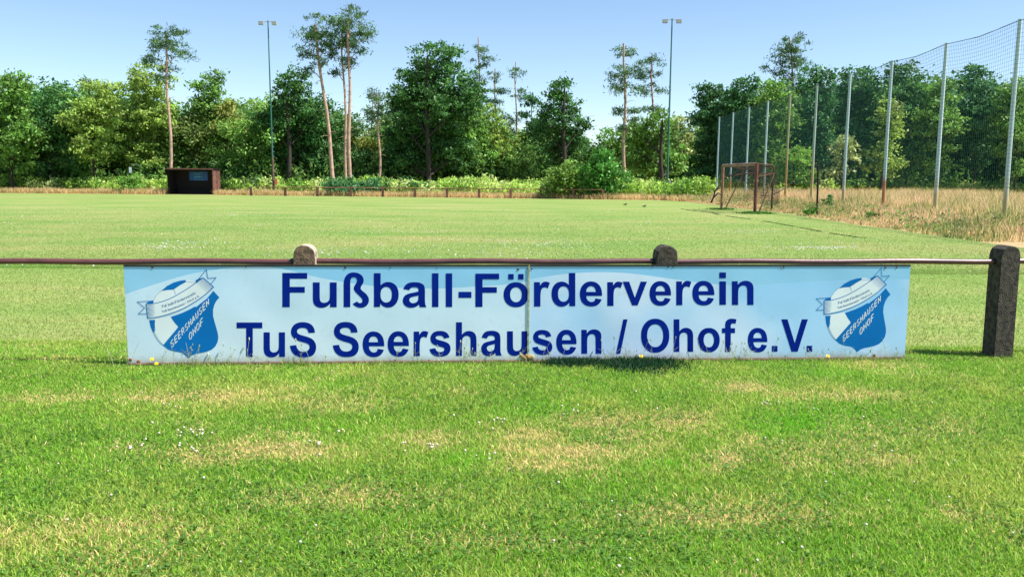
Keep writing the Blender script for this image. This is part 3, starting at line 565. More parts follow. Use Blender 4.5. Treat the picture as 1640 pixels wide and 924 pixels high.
# joint, bolts and rust
rect_strip(boards[0][0], 'joint_strip', uJ - .012, uJ + .001, ZB + .002, ZT - .002, .007, .006, M_JOINT)
def bolt(e, px, py, r, m_, name='bolt'):
    u, z = onb(px, py); z = min(max(z, ZB + .004), ZT - .004)
    MB().tube([bpt(u, .000, z), bpt(u, .003, z), bpt(u, .0045, z)], [r, r, r * .5], 8).build(name, m_, e)
for px, py, r in ((244, 428, .011), (394, 427, .005), (553, 428.5, .011), (625, 428.5, .006), (700, 429, .005), (830, 431, .011), (844, 430, .006), (209, 576, .016), (222, 579, .016), (430, 582, .006), (633, 577.5, .008), (687, 579, .006)):
    bolt(boards[0][0], px, py, r, M_RUST if py > 570 and r > .01 else M_SCREW)
for px, py, r in ((852, 430, .008), (1045, 428, .005), (1070, 427.5, .008), (1078, 427.5, .008), (1255, 428, .009), (1251, 429, .005), (1418, 428.5, .010), (1436, 428, .009), (1258, 570, .006), (1400, 569, .015)):
    bolt(boards[1][0], px, py, r, M_RUST if py > 568 and r > .01 else M_SCREW)
q = MB(); u0, z0 = onb(847, 571)
for i in range(9): q.ball(bpt(u0 - .09 + .13 * rng.random(), .006, ZB + .012 + .03 * rng.random()), .018, 7, 5, (1.2, .35, .9))
q.build('rust_bracket', mat('rust_foam', (.62, .40, .16), .95, .5, 25, col2=(.26, .12, .05), bump=.4), boards[0][0])

# ================================================================== PITCH SURFACE DETAIL (beyond the boards)
def inpitch(x, y):
    ex = np.array([p.x for p in edge]); ey = np.array([p.y for p in edge]); ok = np.ones(len(x), bool)
    # far edge + right edge as a function y < f(x)
    o_ = np.argsort(ex[:6]); lim = np.interp(x, ex[:6][o_], ey[:6][o_]); xr = np.interp(-y, [-e_.y for e_ in edge[5:]], [e_.x for e_ in edge[5:]])
    return (y < lim) & (x < xr)
n = 420000; y = 15.5 + 36 * rng.random(n) ** 1.6; x = (rng.random(n) - .5) * 1.22 * y; k = inpitch(x, y) & (rng.random(n) < np.clip((50 - y) / 22, 0, 1)); x, y = x[k], y[k]
nn = fbm(x * .28 + 5, y * .36); n2 = fbm(x * 1.7, y * 1.7 + 9); n3 = fbm(x * .8 + 50, y * .3 + 9)
nn = np.clip((nn - .5) * 2.2 + .5, 0, 1); c = np.array([[.18, .33, .060]]) * (1 - nn[:, None]) + np.array([[.26, .345, .095]]) * nn[:, None]; c *= (.75 + .5 * n2)[:, None]; c *= (.72 + .56 * rng.random(len(x)))[:, None]
yl = np.clip((n3 - .55) * 4, 0, .7)[:, None]; c = c * (1 - yl) + np.array([[.46, .40, .17]]) * yl
blades('pitch_grass', np.c_[x, y, np.full(len(x), .008)], (.014 + .012 * rng.random(len(x))) * (y / 30) ** .3, .006 + .010 * rng.random(len(x)), c, 1.0, seg=1, label='short mown grass of the football pitch beyond the barrier', cat='grass')
n = 150000; y = 8.4 + 8 * rng.random(n); x = (rng.random(n) - .5) * 1.24 * y; t = (x - BA.x) / BU.x
k = ((t < u_of(201.5)) | (t > 2 * u_of(847) - u_of(201.5))) & (np.abs(x) < .62 * y); x, y = x[k], y[k]; nn = fbm(x * .18 + 5, y * .45); n2 = fbm(x * 3, y * 3)
c = np.array([[.19, .36, .055]]) * (1 - nn[:, None]) + np.array([[.34, .38, .11]]) * nn[:, None]; c *= (.6 + .4 * n2 + .5 * rng.random(len(x)))[:, None]
blades('pitch_grass', np.c_[x, y, np.full(len(x), .008)], .014 + .016 * rng.random(len(x)), .005 + .006 * rng.random(len(x)), c, 1.1, seg=1, label='mown pitch grass seen past the ends of the blue boards', cat='grass')
# white clover flecks on the pitch
n = 7000; y = 15.8 + 34 * rng.random(n) ** 1.3; x = (rng.random(n) - .5) * 1.2 * y; k = (fbm(x * .45 + 33, y * .7 + 12) > .57) & inpitch(x, y) & (rng.random(n) < .6); x, y = x[k], y[k]
px_s = [(520, 405, 70, 3), (1300, 399, 60, 2.2), (760, 408, 120, 4), (300, 391, 60, 2.5), (940, 395, 80, 4), (860, 388, 60, 3), (380, 345, 60, 1.2), (640, 372, 90, 2), (1200, 372, 40, 2), (270, 398, 50, 2), (1320, 398, 40, 1)]
ex = []
for cx, cy, a, b in px_s:
    for i in range(110): p = ground(cx + rng.normal() * a * .7, cy + rng.normal() * b); ex.append((p.x, p.y))
ex = np.array(ex); x = np.r_[x, ex[:, 0]]; y = np.r_[y, ex[:, 1]]
discs('clover_patches', np.c_[x, y, np.full(len(x), .035)], (.008 + .010 * rng.random(len(x))), np.full((len(x), 3), .62) * (.7 + .5 * rng.random(len(x)))[:, None], 'white clover flecks in drifts across the mown pitch', 'clover', tilt=1.5)
# dark worn goal line: slightly sunken turf, drawn with darker rank grass
M_LINE = mat('rank_line_grass', (.045, .075, .03), .95, .3, 3)
lp = [(1090, 335), (1112, 338.5), (1140, 341.5), (1153, 345), (1180, 349), (1215, 353.5), (1250, 359.5), (1290, 367), (1330, 374.5), (1375, 381), (1390, 381.5)]
P = []
for a, b in zip(lp[:-1], lp[1:]):
    A, B = ground(*a), ground(*b); L_ = (B - A).length; m_ = int(L_ * 90)
    for i in range(m_):
        t = rng.random(); s = A.lerp(B, t)
        if fbm(np.array([s.x * 1.1 + s.y * .9]), np.array([3.0]))[0] > .43: P.append((s.x + rng.normal() * .035, s.y + rng.normal() * .035, .008))
P = np.array(P); blades('worn_goal_line', P, .015 + .02 * rng.random(len(P)), .025 + .025 * rng.random(len(P)), np.array([[.07, .13, .04]]) * (.6 + .8 * rng.random(len(P)))[:, None], .6, seg=1, label='dark broken line of rank grass running past the goal', cat='grass line')

# ================================================================== DRY GRASS, WEEDS
def region_blades(name, pts, h0, h1, w0, w1, cols, label, cat='grass', lean=.5, seg=2):
    pts = np.asarray(pts); n_ = len(pts); nn = fbm(pts[:, 0] * .6, pts[:, 1] * .6); k = rng.random(n_)
    cols = np.asarray(cols); idx = np.minimum((np.clip(nn * .8 + (k - .5) * .9 + .1, 0, .999) * len(cols)).astype(int), len(cols) - 1)
    c = cols[idx] * (.7 + .6 * rng.random(n_))[:, None]
    h = (h0 + (h1 - h0) * rng.random(n_)) * (.6 + .8 * fbm(pts[:, 0] * .9 + 7, pts[:, 1] * .9))
    return blades(name, np.c_[pts, np.zeros(n_)], h, w0 + (w1 - w0) * rng.random(n_), c, lean, seg=seg, label=label, cat=cat)
def far_y(x): return np.interp(x, [p.x for p in edge[:6]], [p.y for p in edge[:6]])
# strip behind the far edge
n = 60000; x = -62 + 78 * rng.random(n); y = far_y(x) + .8 + 4.4 * rng.random(n) ** 1.2; DX = (ground(269, 311.5), ground(343.5, 311.9)); k = ~((x > DX[0].x - .2) & (x < DX[1].x + .3) & (y < DX[0].y + 2.5)); x, y = x[k], y[k]
region_blades('dry_grass_strip', np.c_[x, y], .2, .62, .02, .045, [(.26, .28, .09), (.70, .52, .27), (.80, .60, .34), (.70, .52, .26), (.45, .40, .16)], 'straw coloured dry grass strip beyond the far rail', lean=1.1)
# meadow on the right
n = 120000; y = 24 + 58 * rng.random(n) ** 1.1; xr = np.interp(-y, [-e_.y for e_ in edge[5:]], [e_.x for e_ in edge[5:]]); x = xr + .9 * (fbm(y * .8, y * 0 + 2) - .5) + .1 + 24 * rng.random(n) ** 1.15; k = x < .64 * y; x, y = x[k], y[k]
m_h = np.clip((x - np.interp(-y, [-e_.y for e_ in edge[5:]], [e_.x for e_ in edge[5:]])) / 4.5, .12, 1)
pts = np.c_[x, y]; n_ = len(pts); nn = fbm(x * .5, y * .5)
cols = np.array([(.25, .32, .10), (.50, .44, .17), (.72, .55, .27), (.82, .62, .35), (.80, .56, .36), (.64, .49, .26)]); idx = np.clip(((nn - .25) * 1.6 + (rng.random(n_) - .5) * .7) * 6, 0, 5).astype(int)
blades('dry_meadow', np.c_[pts, np.zeros(n_)], (.6 + .6 * rng.random(n_)) * m_h * (.6 + .7 * fbm(x * .7 + 3, y * .7)), .018 + .03 * rng.random(n_), cols[idx] * (.7 + .55 * rng.random(n_))[:, None], .5, label='tall straw and pink coloured dry meadow grass around the net poles', cat='grass')
# bright weeds
def leaf_bank(name, x, y, h, per, size, cols, label, cat):
    n_ = len(x); P = np.repeat(np.c_[x, y, np.zeros(n_)], per, 0); m_ = len(P); P[:, :2] += rng.normal(size=(m_, 2)) * .16
    hh_ = np.repeat(h, per); P[:, 2] = hh_ * (.25 + .75 * rng.random(m_) ** .7)
    a = rng.normal(size=(m_, 3)); a[:, 2] = np.abs(a[:, 2]) * .9 + .2; a /= np.linalg.norm(a, axis=1)[:, None]; b = np.cross(rng.normal(size=(m_, 3)) + [0, 0, .6], a); b /= np.linalg.norm(b, axis=1)[:, None]
    sz = size * (.5 + .9 * rng.random(m_))[:, None]; V = np.stack([P - a * sz, P + b * sz * .38, P + a * sz, P - b * sz * .38], 1).reshape(-1, 3)
    cols = np.asarray(cols); q_ = fbm(P[:, 0] * .5, P[:, 1] * .5 + 4); ix = np.clip(((q_ - .3) * 2.2 + (rng.random(m_) - .5) * .6) * len(cols), 0, len(cols) - 1).astype(int)
    c = cols[ix] * (.65 + .7 * rng.random(m_))[:, None]
    o = link(name, mesh_np(name, V, np.arange(m_ * 4), 4, {'col': np.repeat(c, 4, 0)}), M_BLADE); return setp(o, label, cat, None, 'stuff')
n = 6500; x = -70 + 150 * rng.random(n); y = np.where(x < 16, far_y(np.clip(x, -70, 16)) + 3.2 + 5.5 * rng.random(n), 82 + 8 * rng.random(n))
k = ~((x > DX[0].x - .3) & (x < DX[1].x + .4) & (y < DX[0].y + 2.9)); x, y = x[k], y[k]; n = len(x)
leaf_bank('weed_band', x, y, (.8 + 1.0 * rng.random(n)) * (.55 + .8 * fbm(x * .4, y * .4)) * 1.0, 14, .17, [(.14, .30, .05), (.26, .46, .07), (.42, .62, .12), (.50, .68, .16), (.44, .62, .12), (.62, .70, .30)], 'bright yellow green weeds and nettles in front of the wood', 'weeds')
n = 260; yy = 26 + 46 * rng.random(n) ** 1.2; xx = np.interp(-yy, [-e_.y for e_ in edge[5:]], [e_.x for e_ in edge[5:]]) + .1 + 5 * rng.random(n) ** 1.6
leaf_bank('meadow_weeds', xx, yy, .25 + .5 * rng.random(n), 22, .055, [(.12, .26, .05), (.20, .36, .07), (.26, .40, .12), (.10, .20, .06), (.30, .26, .14)], 'small green weeds scattered through the dry meadow edge', 'weeds')
# ground cover between the weeds and the trees
n = 9000; x = -95 + 190 * rng.random(n); y = 87 + 14 * rng.random(n)
leaf_bank('understorey', x, y, (1.4 + 2.4 * rng.random(n)) * (.5 + .9 * fbm(x * .3, y * .3)), 14, .26, [(.05, .13, .03), (.09, .20, .045), (.16, .32, .06), (.26, .42, .09), (.10, .22, .05)], 'green undergrowth beneath the trees', 'undergrowth')

# ================================================================== TREES
def leaf_cloud(lobes, dens, size, tint_var=.8, flat=.75, needle=False, bough=1.0):
    """lobes (cx,cy,cz,rx,ry,rz) local metres -> leaf quads gathered in clumps"""
    C_s = []; 
    for (cx, cy, cz_, rx, ry, rz) in lobes:
        area = 4 * math.pi * ((rx * ry) ** 1.6 / 3 + (rx * rz) ** 1.6 / 3 + (ry * rz) ** 1.6 / 3) ** (1 / 1.6); nc = max(5, int(area * dens * .72))
        d = rng.normal(size=(nc, 3)); d /= np.linalg.norm(d, axis=1)[:, None]; rr = (.35 + .85 * rng.random(nc) ** .75)[:, None]
        C_s.append(np.array([cx, cy, cz_]) + d * rr * np.array([rx, ry, rz]))
    Cc = np.concatenate(C_s); nc = len(Cc); per = 44
    cs = (.42 + .50 * rng.random(nc)) * (size / .2) ** .5 * (.8 if needle else 1) * bough
    off = rng.normal(size=(nc, per, 3)) * np.array([1, 1, flat]) * .5 * cs[:, None, None]
    P = (Cc[:, None, :] + off).reshape(-1, 3); n_ = len(P)
    ctint = np.repeat(rng.random(nc), per)
    a = rng.normal(size=(n_, 3)); a /= np.linalg.norm(a, axis=1)[:, None]; nrm = rng.normal(size=(n_, 3)) + np.array([.25, 0, .7]); b = np.cross(nrm, a); b /= np.linalg.norm(b, axis=1)[:, None] + 1e-9
    s = size * (.55 + .8 * rng.random(n_))[:, None]; wv = s * (.5 if not needle else .2)
    V = np.stack([P - a * s, P + b * wv, P + a * s, P - b * wv], 1).reshape(-1, 3)
    t = .5 + 1.0 * tint_var * ctint + .6 * rng.random(n_) ** 2; yel = rng.random(n_) * .25
    tint = np.stack([t * (1 + yel), t * (1 + yel * .35), t * (1 - yel)], 1)
    return mesh_np('crown', V, np.arange(n_ * 4), 4, {'tint': np.repeat(np.clip(tint, .1, 2), 4, 0)})
def trunk_mb(base, top, r0, r1, bend=.15, n_=7, limbs=(), lr=.5):
    m_ = MB(); base = Vector(base); top = Vector(top); L_ = (top - base).length
    ph = rng.random() * 6; pts = [base.lerp(top, i / n_) + Vector((math.sin(i * .9 + ph), math.cos(i * .7 + ph), 0)) * bend * math.sin(math.pi * i / n_) for i in range(n_ + 1)]
    m_.tube(pts, [r0 * (1.25 if i == 0 else 1) + (r1 - r0) * i / n_ for i in range(n_ + 1)], 9)
    for (tx, ty, tz, st) in limbs:
        s = pts[min(int(st * n_), n_ - 1)]; e = Vector((tx, ty, tz)); mid = s.lerp(e, .5) + Vector((0, 0, -.12 * (e - s).length + .2)); k = r0 * lr * (1 - st * .4)
        m_.tube([s, mid, e], [k, k * .6, k * .18], 6)
        for j in range(2):
            e2 = mid + Vector((rng.normal() * .9, rng.normal() * .9, .5 + rng.random())); m_.tube([mid, e2], [k * .35, k * .08], 4)
    return m_
def tree(name, label, px, D, lobes_px, color, dens=1.1, leaf=.2, trunk_r=.18, bark=None, cat='tree', group='trees at the edge of the wood', needle=False, trunk_top=None, lean=0, depth=.8):
    b = gx(px, D); e = empty(name, (b.x, D, 0), label, cat, group); s = F / D
    lb = []
    for (cx, cy, rx, ry) in lobes_px:
        q = at(cx, cy, D); rxm, rzm = rx / s, ry / s; dd = rng.uniform(-.35, .35) * rxm
        if name == 'oak_tree': dd = rng.uniform(.2, .9) * rxm + (1.6 if cy > 200 else 0)
        lb.append((q.x - b.x, dd, q.z, rxm, max(rxm, rzm) * depth, rzm))
    me = leaf_cloud(lb, dens, leaf, needle=needle, flat=.5 if needle else .55, bough=.3 if D < 60 else 1.0)
    o = link('crown', me, M_LEAF, e, False); o.color = (*color, 1)
    zt = max(l[2] for l in lb); c0 = np.mean([l[0] for l in lb])
    tt = (c0 * .6 + lean, 0, trunk_top or zt)
    limbs = [(l[0], l[1], l[2], float(np.clip(l[2] / tt[2] * .7, .2, .8))) for l in lb]
    t = link('trunk', trunk_mb((0, 0, -.1), tt, trunk_r, trunk_r * .3, .12, limbs=limbs).mesh('trunk'), bark or M_DBARK, e, False)
    return e
OAK = (.060, .170, .050); MID = (.13, .28, .062); LIT = (.23, .36, .085); OLV = (.24, .29, .080); DRK = (.055, .165, .062); PALE = (.32, .42, .18); BRT = (.16, .40, .05)
big = [
 ('tree', 'bright leaved tree at the far left, behind and left of the dugout', 222, 86, [(225, 200, 42, 30), (250, 180, 35, 28), (205, 160, 40, 30), (215, 240, 38, 26), (245, 255, 34, 22), (190, 215, 30, 30), (235, 130, 34, 25)], LIT, 1.1),
 ('tree', 'mid green tree directly behind the dugout', 318, 88, [(320, 200, 36, 34), (345, 235, 34, 30), (298, 240, 30, 34), (330, 165, 34, 26), (320, 262, 42, 20), (335, 135, 24, 20)], MID, 1.2),
 ('tree', 'olive yellow tree right of the dugout', 375, 87, [(372, 215, 22, 30), (385, 245, 26, 26), (362, 185, 16, 22), (370, 262, 26, 18)], OLV, 1.0),
 ('bush', 'bright round bush at the wood edge left of the rusty lamp pole', 405, 86, [(395, 268, 26, 18), (415, 275, 22, 14), (402, 250, 16, 14)], LIT, 1.1),
 ('oak_tree', 'dark oak beside the rusty lamp pole, short trunk showing below', 462, 83, [(455, 200, 40, 30), (485, 215, 34, 34), (435, 235, 30, 28), (470, 250, 40, 26), (420, 195, 22, 24), (460, 160, 38, 26), (500, 180, 24, 26), (465, 130, 26, 20), (495, 255, 24, 24)], OAK, 1.25),
 ('tree', 'mid green tree just left of the leaning pine trunk', 505, 90, [(505, 215, 26, 34), (515, 255, 28, 26), (500, 180, 22, 24), (525, 235, 22, 30)], MID, 1.1),
 ('tree', 'green tree behind the pair of pine trunks', 545, 92, [(545, 230, 22, 36), (550, 262, 26, 22), (538, 200, 16, 24), (556, 205, 10, 20)], MID, 1.1),
 ('tree', 'light olive tree right of the pair of pine trunks', 583, 90, [(582, 225, 24, 22), (590, 248, 28, 22), (570, 250, 20, 26), (590, 268, 26, 16)], OLV, 1.1),
 ('oak_tree', 'largest oak, dark and broad, its bare lower trunk standing clear', 686, 80, [(685, 160, 50, 34), (660, 215, 42, 32), (635, 235, 26, 30), (700, 205, 44, 36), (728, 175, 40, 34), (640, 185, 26, 24), (685, 120, 46, 30), (725, 240, 32, 30), (700, 90, 34, 24), (650, 145, 28, 26), (745, 145, 28, 28), (650, 262, 30, 16), (700, 255, 30, 18)], OAK, 1.35),
 ('tree', 'mid green tree merging with the right side of the largest oak', 755, 85, [(750, 230, 34, 32), (770, 250, 28, 26), (745, 262, 36, 20), (760, 205, 22, 20)], MID, 1.15),
 ('tree', 'light green pointed tree right of the largest oak', 806, 86, [(806, 232, 22, 24), (800, 212, 14, 16), (812, 258, 28, 22), (790, 265, 22, 18), (828, 240, 14, 18)], LIT, 1.1),
 ('tree', 'dark thin tree left of the gap of sky, its top touching a pine', 848, 87, [(848, 225, 22, 26), (855, 195, 16, 20), (845, 262, 26, 26), (860, 245, 20, 30), (852, 170, 14, 16)], DRK, 1.1),
 ('oak_tree', 'dark oak with a ragged right side beside the wide gap of sky', 903, 84, [(903, 200, 30, 24), (895, 230, 28, 28), (920, 225, 22, 20), (930, 198, 14, 12), (900, 168, 32, 22), (878, 205, 18, 18), (895, 255, 26, 20), (900, 140, 22, 18)], OAK, 1.25),
 ('tree', 'low light green tree filling the bottom of the wide sky gap', 975, 88, [(975, 250, 34, 22), (955, 262, 28, 24), (985, 225, 22, 18), (990, 265, 30, 22), (1005, 215, 14, 16)], MID, 1.1),
 ('oak_tree', 'round oak crossed by the green lamp pole, trunk visible in the dry grass', 1059, 80, [(1055, 215, 32, 24), (1035, 240, 30, 28), (1075, 245, 28, 30), (1060, 262, 36, 22), (1030, 210, 22, 20), (1092, 262, 16, 22), (1060, 192, 22, 12)], (.12, .26, .055), 1.2),
 ('tree', 'sparse feathery tree between the green lamp pole and the first net pole', 1095, 90, [(1093, 215, 16, 22), (1098, 240, 14, 24), (1088, 195, 12, 12)], PALE, .5),
 ('tree', 'darkest tree, left of the first tall net pole', 1130, 86, [(1132, 215, 22, 28), (1145, 245, 28, 30), (1125, 190, 20, 18), (1150, 205, 22, 26), (1128, 268, 22, 20), (1150, 165, 22, 24), (1130, 150, 18, 18)], DRK, 1.3),
 ('tree', 'dark tree behind the second and third net poles', 1188, 84, [(1185, 215, 28, 30), (1200, 250, 28, 24), (1180, 180, 26, 26), (1205, 190, 22, 28), (1190, 145, 26, 24), (1175, 262, 26, 20)], DRK, 1.3),
 ('tree', 'green tree behind the fourth net pole, above the goal', 1235, 82, [(1235, 205, 28, 30), (1250, 180, 26, 26), (1225, 240, 24, 24), (1245, 150, 28, 24), (1240, 255, 22, 22)], MID, 1.2),
 ('bush', 'broad light green bush right behind the goal', 1268, 76, [(1268, 265, 26, 24), (1255, 280, 22, 18), (1288, 278, 20, 22), (1275, 245, 16, 14)], (.17, .34, .06), 1.2),
 ('tree', 'dark tree between the fifth and sixth net poles', 1305, 84, [(1300, 205, 30, 34), (1320, 240, 28, 28), (1295, 245, 26, 26), (1310, 165, 30, 28), (1305, 130, 24, 20)], DRK, 1.35),
 ('tree', 'pale leaved young tree behind the seventh net pole', 1348, 74, [(1348, 250, 17, 22), (1355, 232, 12, 14), (1340, 270, 14, 14)], PALE, .9),
 ('tree', 'dark tree right of the seventh net pole', 1372, 86, [(1370, 205, 32, 36), (1385, 245, 30, 30), (1360, 165, 30, 26), (1390, 170, 26, 28), (1375, 130, 28, 22)], DRK, 1.3),
 ('tree', 'light green tree behind the tallest looking net pole', 1410, 76, [(1402, 255, 18, 18), (1420, 225, 18, 22), (1430, 190, 18, 26), (1425, 262, 20, 18)], LIT, 1.0),
 ('tree', 'dark tree at the right beyond the last clear net pole', 1450, 84, [(1450, 205, 34, 36), (1465, 245, 34, 28), (1440, 165, 30, 28), (1470, 160, 26, 26), (1450, 120, 26, 24)], OAK, 1.3),
]
for nm, lab, px, D, lob, colr, dn in big:
    if px < 900: D += 5
    tree(nm, lab, px, D, lob, colr, dn * 1.3, .17, .27 if 'oak' in nm else .12, cat='bush' if nm == 'bush' else ('oak tree' if nm == 'oak_tree' else 'tree'))
# front bushes
for lab, px, D, lob, colr in [
 ('olive green bush over the rail, left one of the two by the gap of sky', 905, 73.5, [(905, 285, 26, 18), (890, 295, 22, 16), (920, 295, 22, 18), (900, 305, 30, 10), (908, 268, 16, 12)], (.15, .28, .06)),
 ('fresh green bush spilling over the far rail beside the pine trunk', 965, 73, [(965, 270, 26, 20), (950, 285, 22, 20), (985, 285, 18, 20), (968, 300, 26, 12), (965, 250, 12, 12)], (.08, .25, .05)),
 ('dark bush behind the far rail below the pair of pine trunks', 548, 79, [(545, 297, 22, 11), (560, 303, 26, 8), (535, 303, 18, 8)], (.06, .19, .08)),
 ('dark low bush behind the far rail left of the largest oak', 600, 79, [(600, 300, 22, 9), (585, 305, 18, 7), (615, 297, 12, 7)], (.06, .19, .08)),
 ('small dark bush at the foot of the largest oak', 672, 79.5, [(670, 299, 18, 7), (650, 296, 9, 7)], (.07, .19, .07)),
 ('green bush at the left frame edge beside the dugout', 211, 82, [(211, 292, 16, 12), (200, 296, 16, 12)], (.12, .28, .05)),
 ('small dark bush between the dugout and the rusty lamp pole', 420, 83, [(420, 296, 12, 6)], (.07, .19, .08)),
 ('small green plant at the mown edge by the sixth net pole', 1298, 38, [(1296, 339, 9, 4), (1303, 336, 6, 4)], (.10, .24, .05)),
 ('leafy weed in the dry meadow right of the thin dark post', 1326, 44, [(1324, 322, 12, 7), (1332, 318, 8, 6)], (.12, .25, .09)),
 ('low weed in the dry meadow left of the last net pole', 1392, 36, [(1392, 350, 16, 8), (1402, 344, 8, 6)], (.14, .28, .05))]:
    tree('bush', lab, px, D, lob, colr, 9 if D < 60 else 2.2, .06 if D < 60 else .15, .015 if D < 60 else .04, cat='bush', group='bushes at the field edge')
# pines: tall bare trunks
def pine(label, bpx, D, tpx, tpy, r, crown, dens=.8):
    b = gx(bpx, D); e = empty('pine_tree', (b.x, D, 0), label, 'pine tree', 'pines with tall bare trunks'); q = at(tpx, tpy, D); s = F / D
    m_ = MB(); n_ = 8; top = Vector((q.x - b.x, 0, q.z)); pts = [Vector((0, 0, -.1)).lerp(top, i / n_) + Vector((.11 * math.sin(i * 1.1 + bpx) * (1 if 0 < i < n_ else 0), 0, 0)) for i in range(n_ + 1)]
    for k_ in range(9):
        t_ = rng.uniform(.35, .85) * n_; i_ = int(t_); p_ = pts[i_].lerp(pts[i_ + 1], t_ - i_); e_ = p_ + Vector((rng.choice([-1, 1]) * rng.uniform(.3, .9), rng.normal() * .3, rng.uniform(-.25, .3))); m_.tube([p_, p_.lerp(e_, .5) + Vector((0, 0, .08)), e_], [r * .16, r * .1, r * .03], 4)
    m_.tube(pts, [r - (r * .55) * i / n_ for i in range(n_ + 1)], 10)
    lb = []
    for (cx, cy, rx, ry) in crown:
        c_ = at(cx, cy, D); lb.append((c_.x - b.x, rng.uniform(-.5, .5), c_.z, rx / s, rx / s * .8, ry / s))
        k = min(max(c_.z - 1.0, .3) / top.z, .98); st = Vector((0, 0, 0)).lerp(top, k); en = Vector(lb[-1][:3]); m_.tube([st, st.lerp(en, .5) + Vector((0, 0, .15)), en], [r * .28, r * .2, r * .06], 5)
    link('trunk', m_.mesh('trunk'), M_PBARK, e, False)
    if lb: o = link('crown', leaf_cloud(lb, dens * 1.7, .19, needle=True, flat=.5), M_LEAF, e, False); o.color = (.08, .17, .075, 1)
pc = lambda x, y, w_=1: [(x, y, 28 * w_, 13), (x - 16 * w_, y + 22, 22 * w_, 10), (x + 20 * w_, y + 15, 20 * w_, 10), (x + 4, y - 20, 22 * w_, 12), (x - 12, y - 8, 18 * w_, 10), (x + 10, y + 38, 15 * w_, 8), (x - 8, y + 52, 10 * w_, 6)]
pine('pine with a tan trunk rising behind the left of the dugout roof', 275, 84, 266, 60, .17, pc(266, 72))
pine('pine trunk leaning left, left of the upright pair', 538, 82, 505, 40, .20, pc(505, 60))
pine('thinner left pine of the upright pair', 556, 83, 548, 50, .15, pc(543, 62, .8))
pine('thicker reddish right pine of the upright pair', 561.5, 82, 557, 30, .19, pc(562, 45))
pine('pine with dark foliage low on its upper trunk, just left of the largest oak', 608, 84, 606, 150, .14, [(604, 180, 12, 6), (594, 186, 10, 5), (610, 165, 16, 8), (600, 150, 14, 9), (616, 188, 8, 4)], .9)
pine('slender distant pine between the pair and the largest oak', 597, 100, 595, 150, .10, [(595, 190, 6, 4), (592, 176, 8, 5), (598, 160, 9, 6)], .8)
pine('dark thin pine between the largest oak and the light green pointed tree', 768, 98, 766, 60, .14, [(768, 176, 9, 4), (766, 130, 18, 10), (770, 100, 18, 10), (762, 80, 14, 9)])
pine('feathery pine above the light green pointed tree', 795, 100, 793, 110, .12, [(793, 182, 14, 6), (805, 188, 12, 5), (790, 165, 14, 7), (798, 145, 16, 8), (792, 125, 12, 8)], .8)
pine('feathery pine with hanging boughs between pointed tree and ragged oak', 826, 100, 826, 100, .12, [(820, 188, 12, 8), (832, 180, 12, 7), (818, 205, 8, 8), (826, 150, 16, 9), (828, 120, 14, 9)], .8)
pine('solitary dark trunked pine right of the wide gap of sky', 1001, 78, 999, 70, .17, [(990, 178, 10, 4), (1012, 179, 10, 5), (1016, 195, 6, 10), (1000, 140, 26, 10), (985, 120, 20, 9), (1015, 110, 22, 10), (1000, 85, 18, 10), (998, 207, 6, 3)], .9)
pine('pine whose bare top stands over the oak crossed by the green lamp pole', 1046, 92, 1044, 90, .15, [(1035, 176, 9, 3), (1054, 176, 10, 3), (1044, 145, 20, 9), (1040, 120, 18, 9), (1046, 100, 16, 9)], .9)
pine('leaning pine trunk behind the net between the fifth and sixth poles', 1282, 92, 1264, 60, .15, pc(1264, 90))

# filler trees behind: copies of a few prototypes
protos = []
for i in range(5):
    lob = [(0, 0, 3.4, 2.3, 2.0, 1.7)] + [(rng.uniform(-1.7, 1.7), rng.uniform(-1.2, 1.2), rng.uniform(1.3, 5.6), rng.uniform(1.0, 1.7), rng.uniform(1.0, 1.6), rng.uniform(.9, 1.5)) for _ in range(7)]
    cm = leaf_cloud(lob, 2.0, .12); cm.materials.append(M_LEAF)
    tm = trunk_mb((0, 0, -.1), (0, 0, 4.6), .14, .05, .12, limbs=[(l[0], l[1], l[2], .4) for l in lob[1:5]]).mesh('trunk'); tm.materials.append(M_DBARK); protos.append((cm, tm))
def filler(px, D, top_px, colr, label, wide=1.0, group='trees deeper in the wood'):
    b = gx(px, D); q = at(px, top_px, D); sc = q.z / 6.6; e = empty('tree', (b.x, D, 0), label, 'tree', group, rng.random() * 6)
    cm, tm = protos[int(rng.integers(5))]; sx_ = sc * wide * rng.uniform(.9, 1.15)
    for nm, m_ in (('crown', cm), ('trunk', tm)):
        o = bpy.data.objects.new(nm, m_); COL.objects.link(o); o.parent = e; o.scale = (sx_, sx_, sc)
        if nm == 'crown': o.color = (*[c_ * rng.uniform(.85, 1.15) for c_ in colr], 1)
def back_top(px):                    # sky line of the wood as seen in the photo
    xs = [-50, 203, 260, 290, 330, 400, 470, 540, 562, 585, 600, 625, 700, 740, 765, 790, 830, 870, 900, 940, 960, 985, 1010, 1060, 1095, 1112, 1140, 1200, 1300, 1437, 1700]
    ys = [120, 140, 160, 190, 150, 160, 140, 165, 212, 218, 210, 170, 125, 150, 212, 205, 200, 185, 190, 226, 232, 224, 200, 195, 212, 228, 180, 140, 125, 115, 115]
    return float(np.interp(px, xs, ys)) - 6
cols_f = [MID, OAK, DRK, (.10, .22, .055), (.16, .29, .07)]
for row, (D, n_, wd) in enumerate(((94, 34, 1.15), (104, 32, 1.2), (116, 30, 1.3))):
    for i in range(n_):
        px = -40 + 1730 * (i + rng.uniform(.2, .8)) / n_
        filler(px, D + rng.uniform(-3, 3), back_top(px) + rng.uniform(2, 30), cols_f[int(rng.integers(5))], 'mid sized leafy tree standing in the rows behind the wood edge', wd)
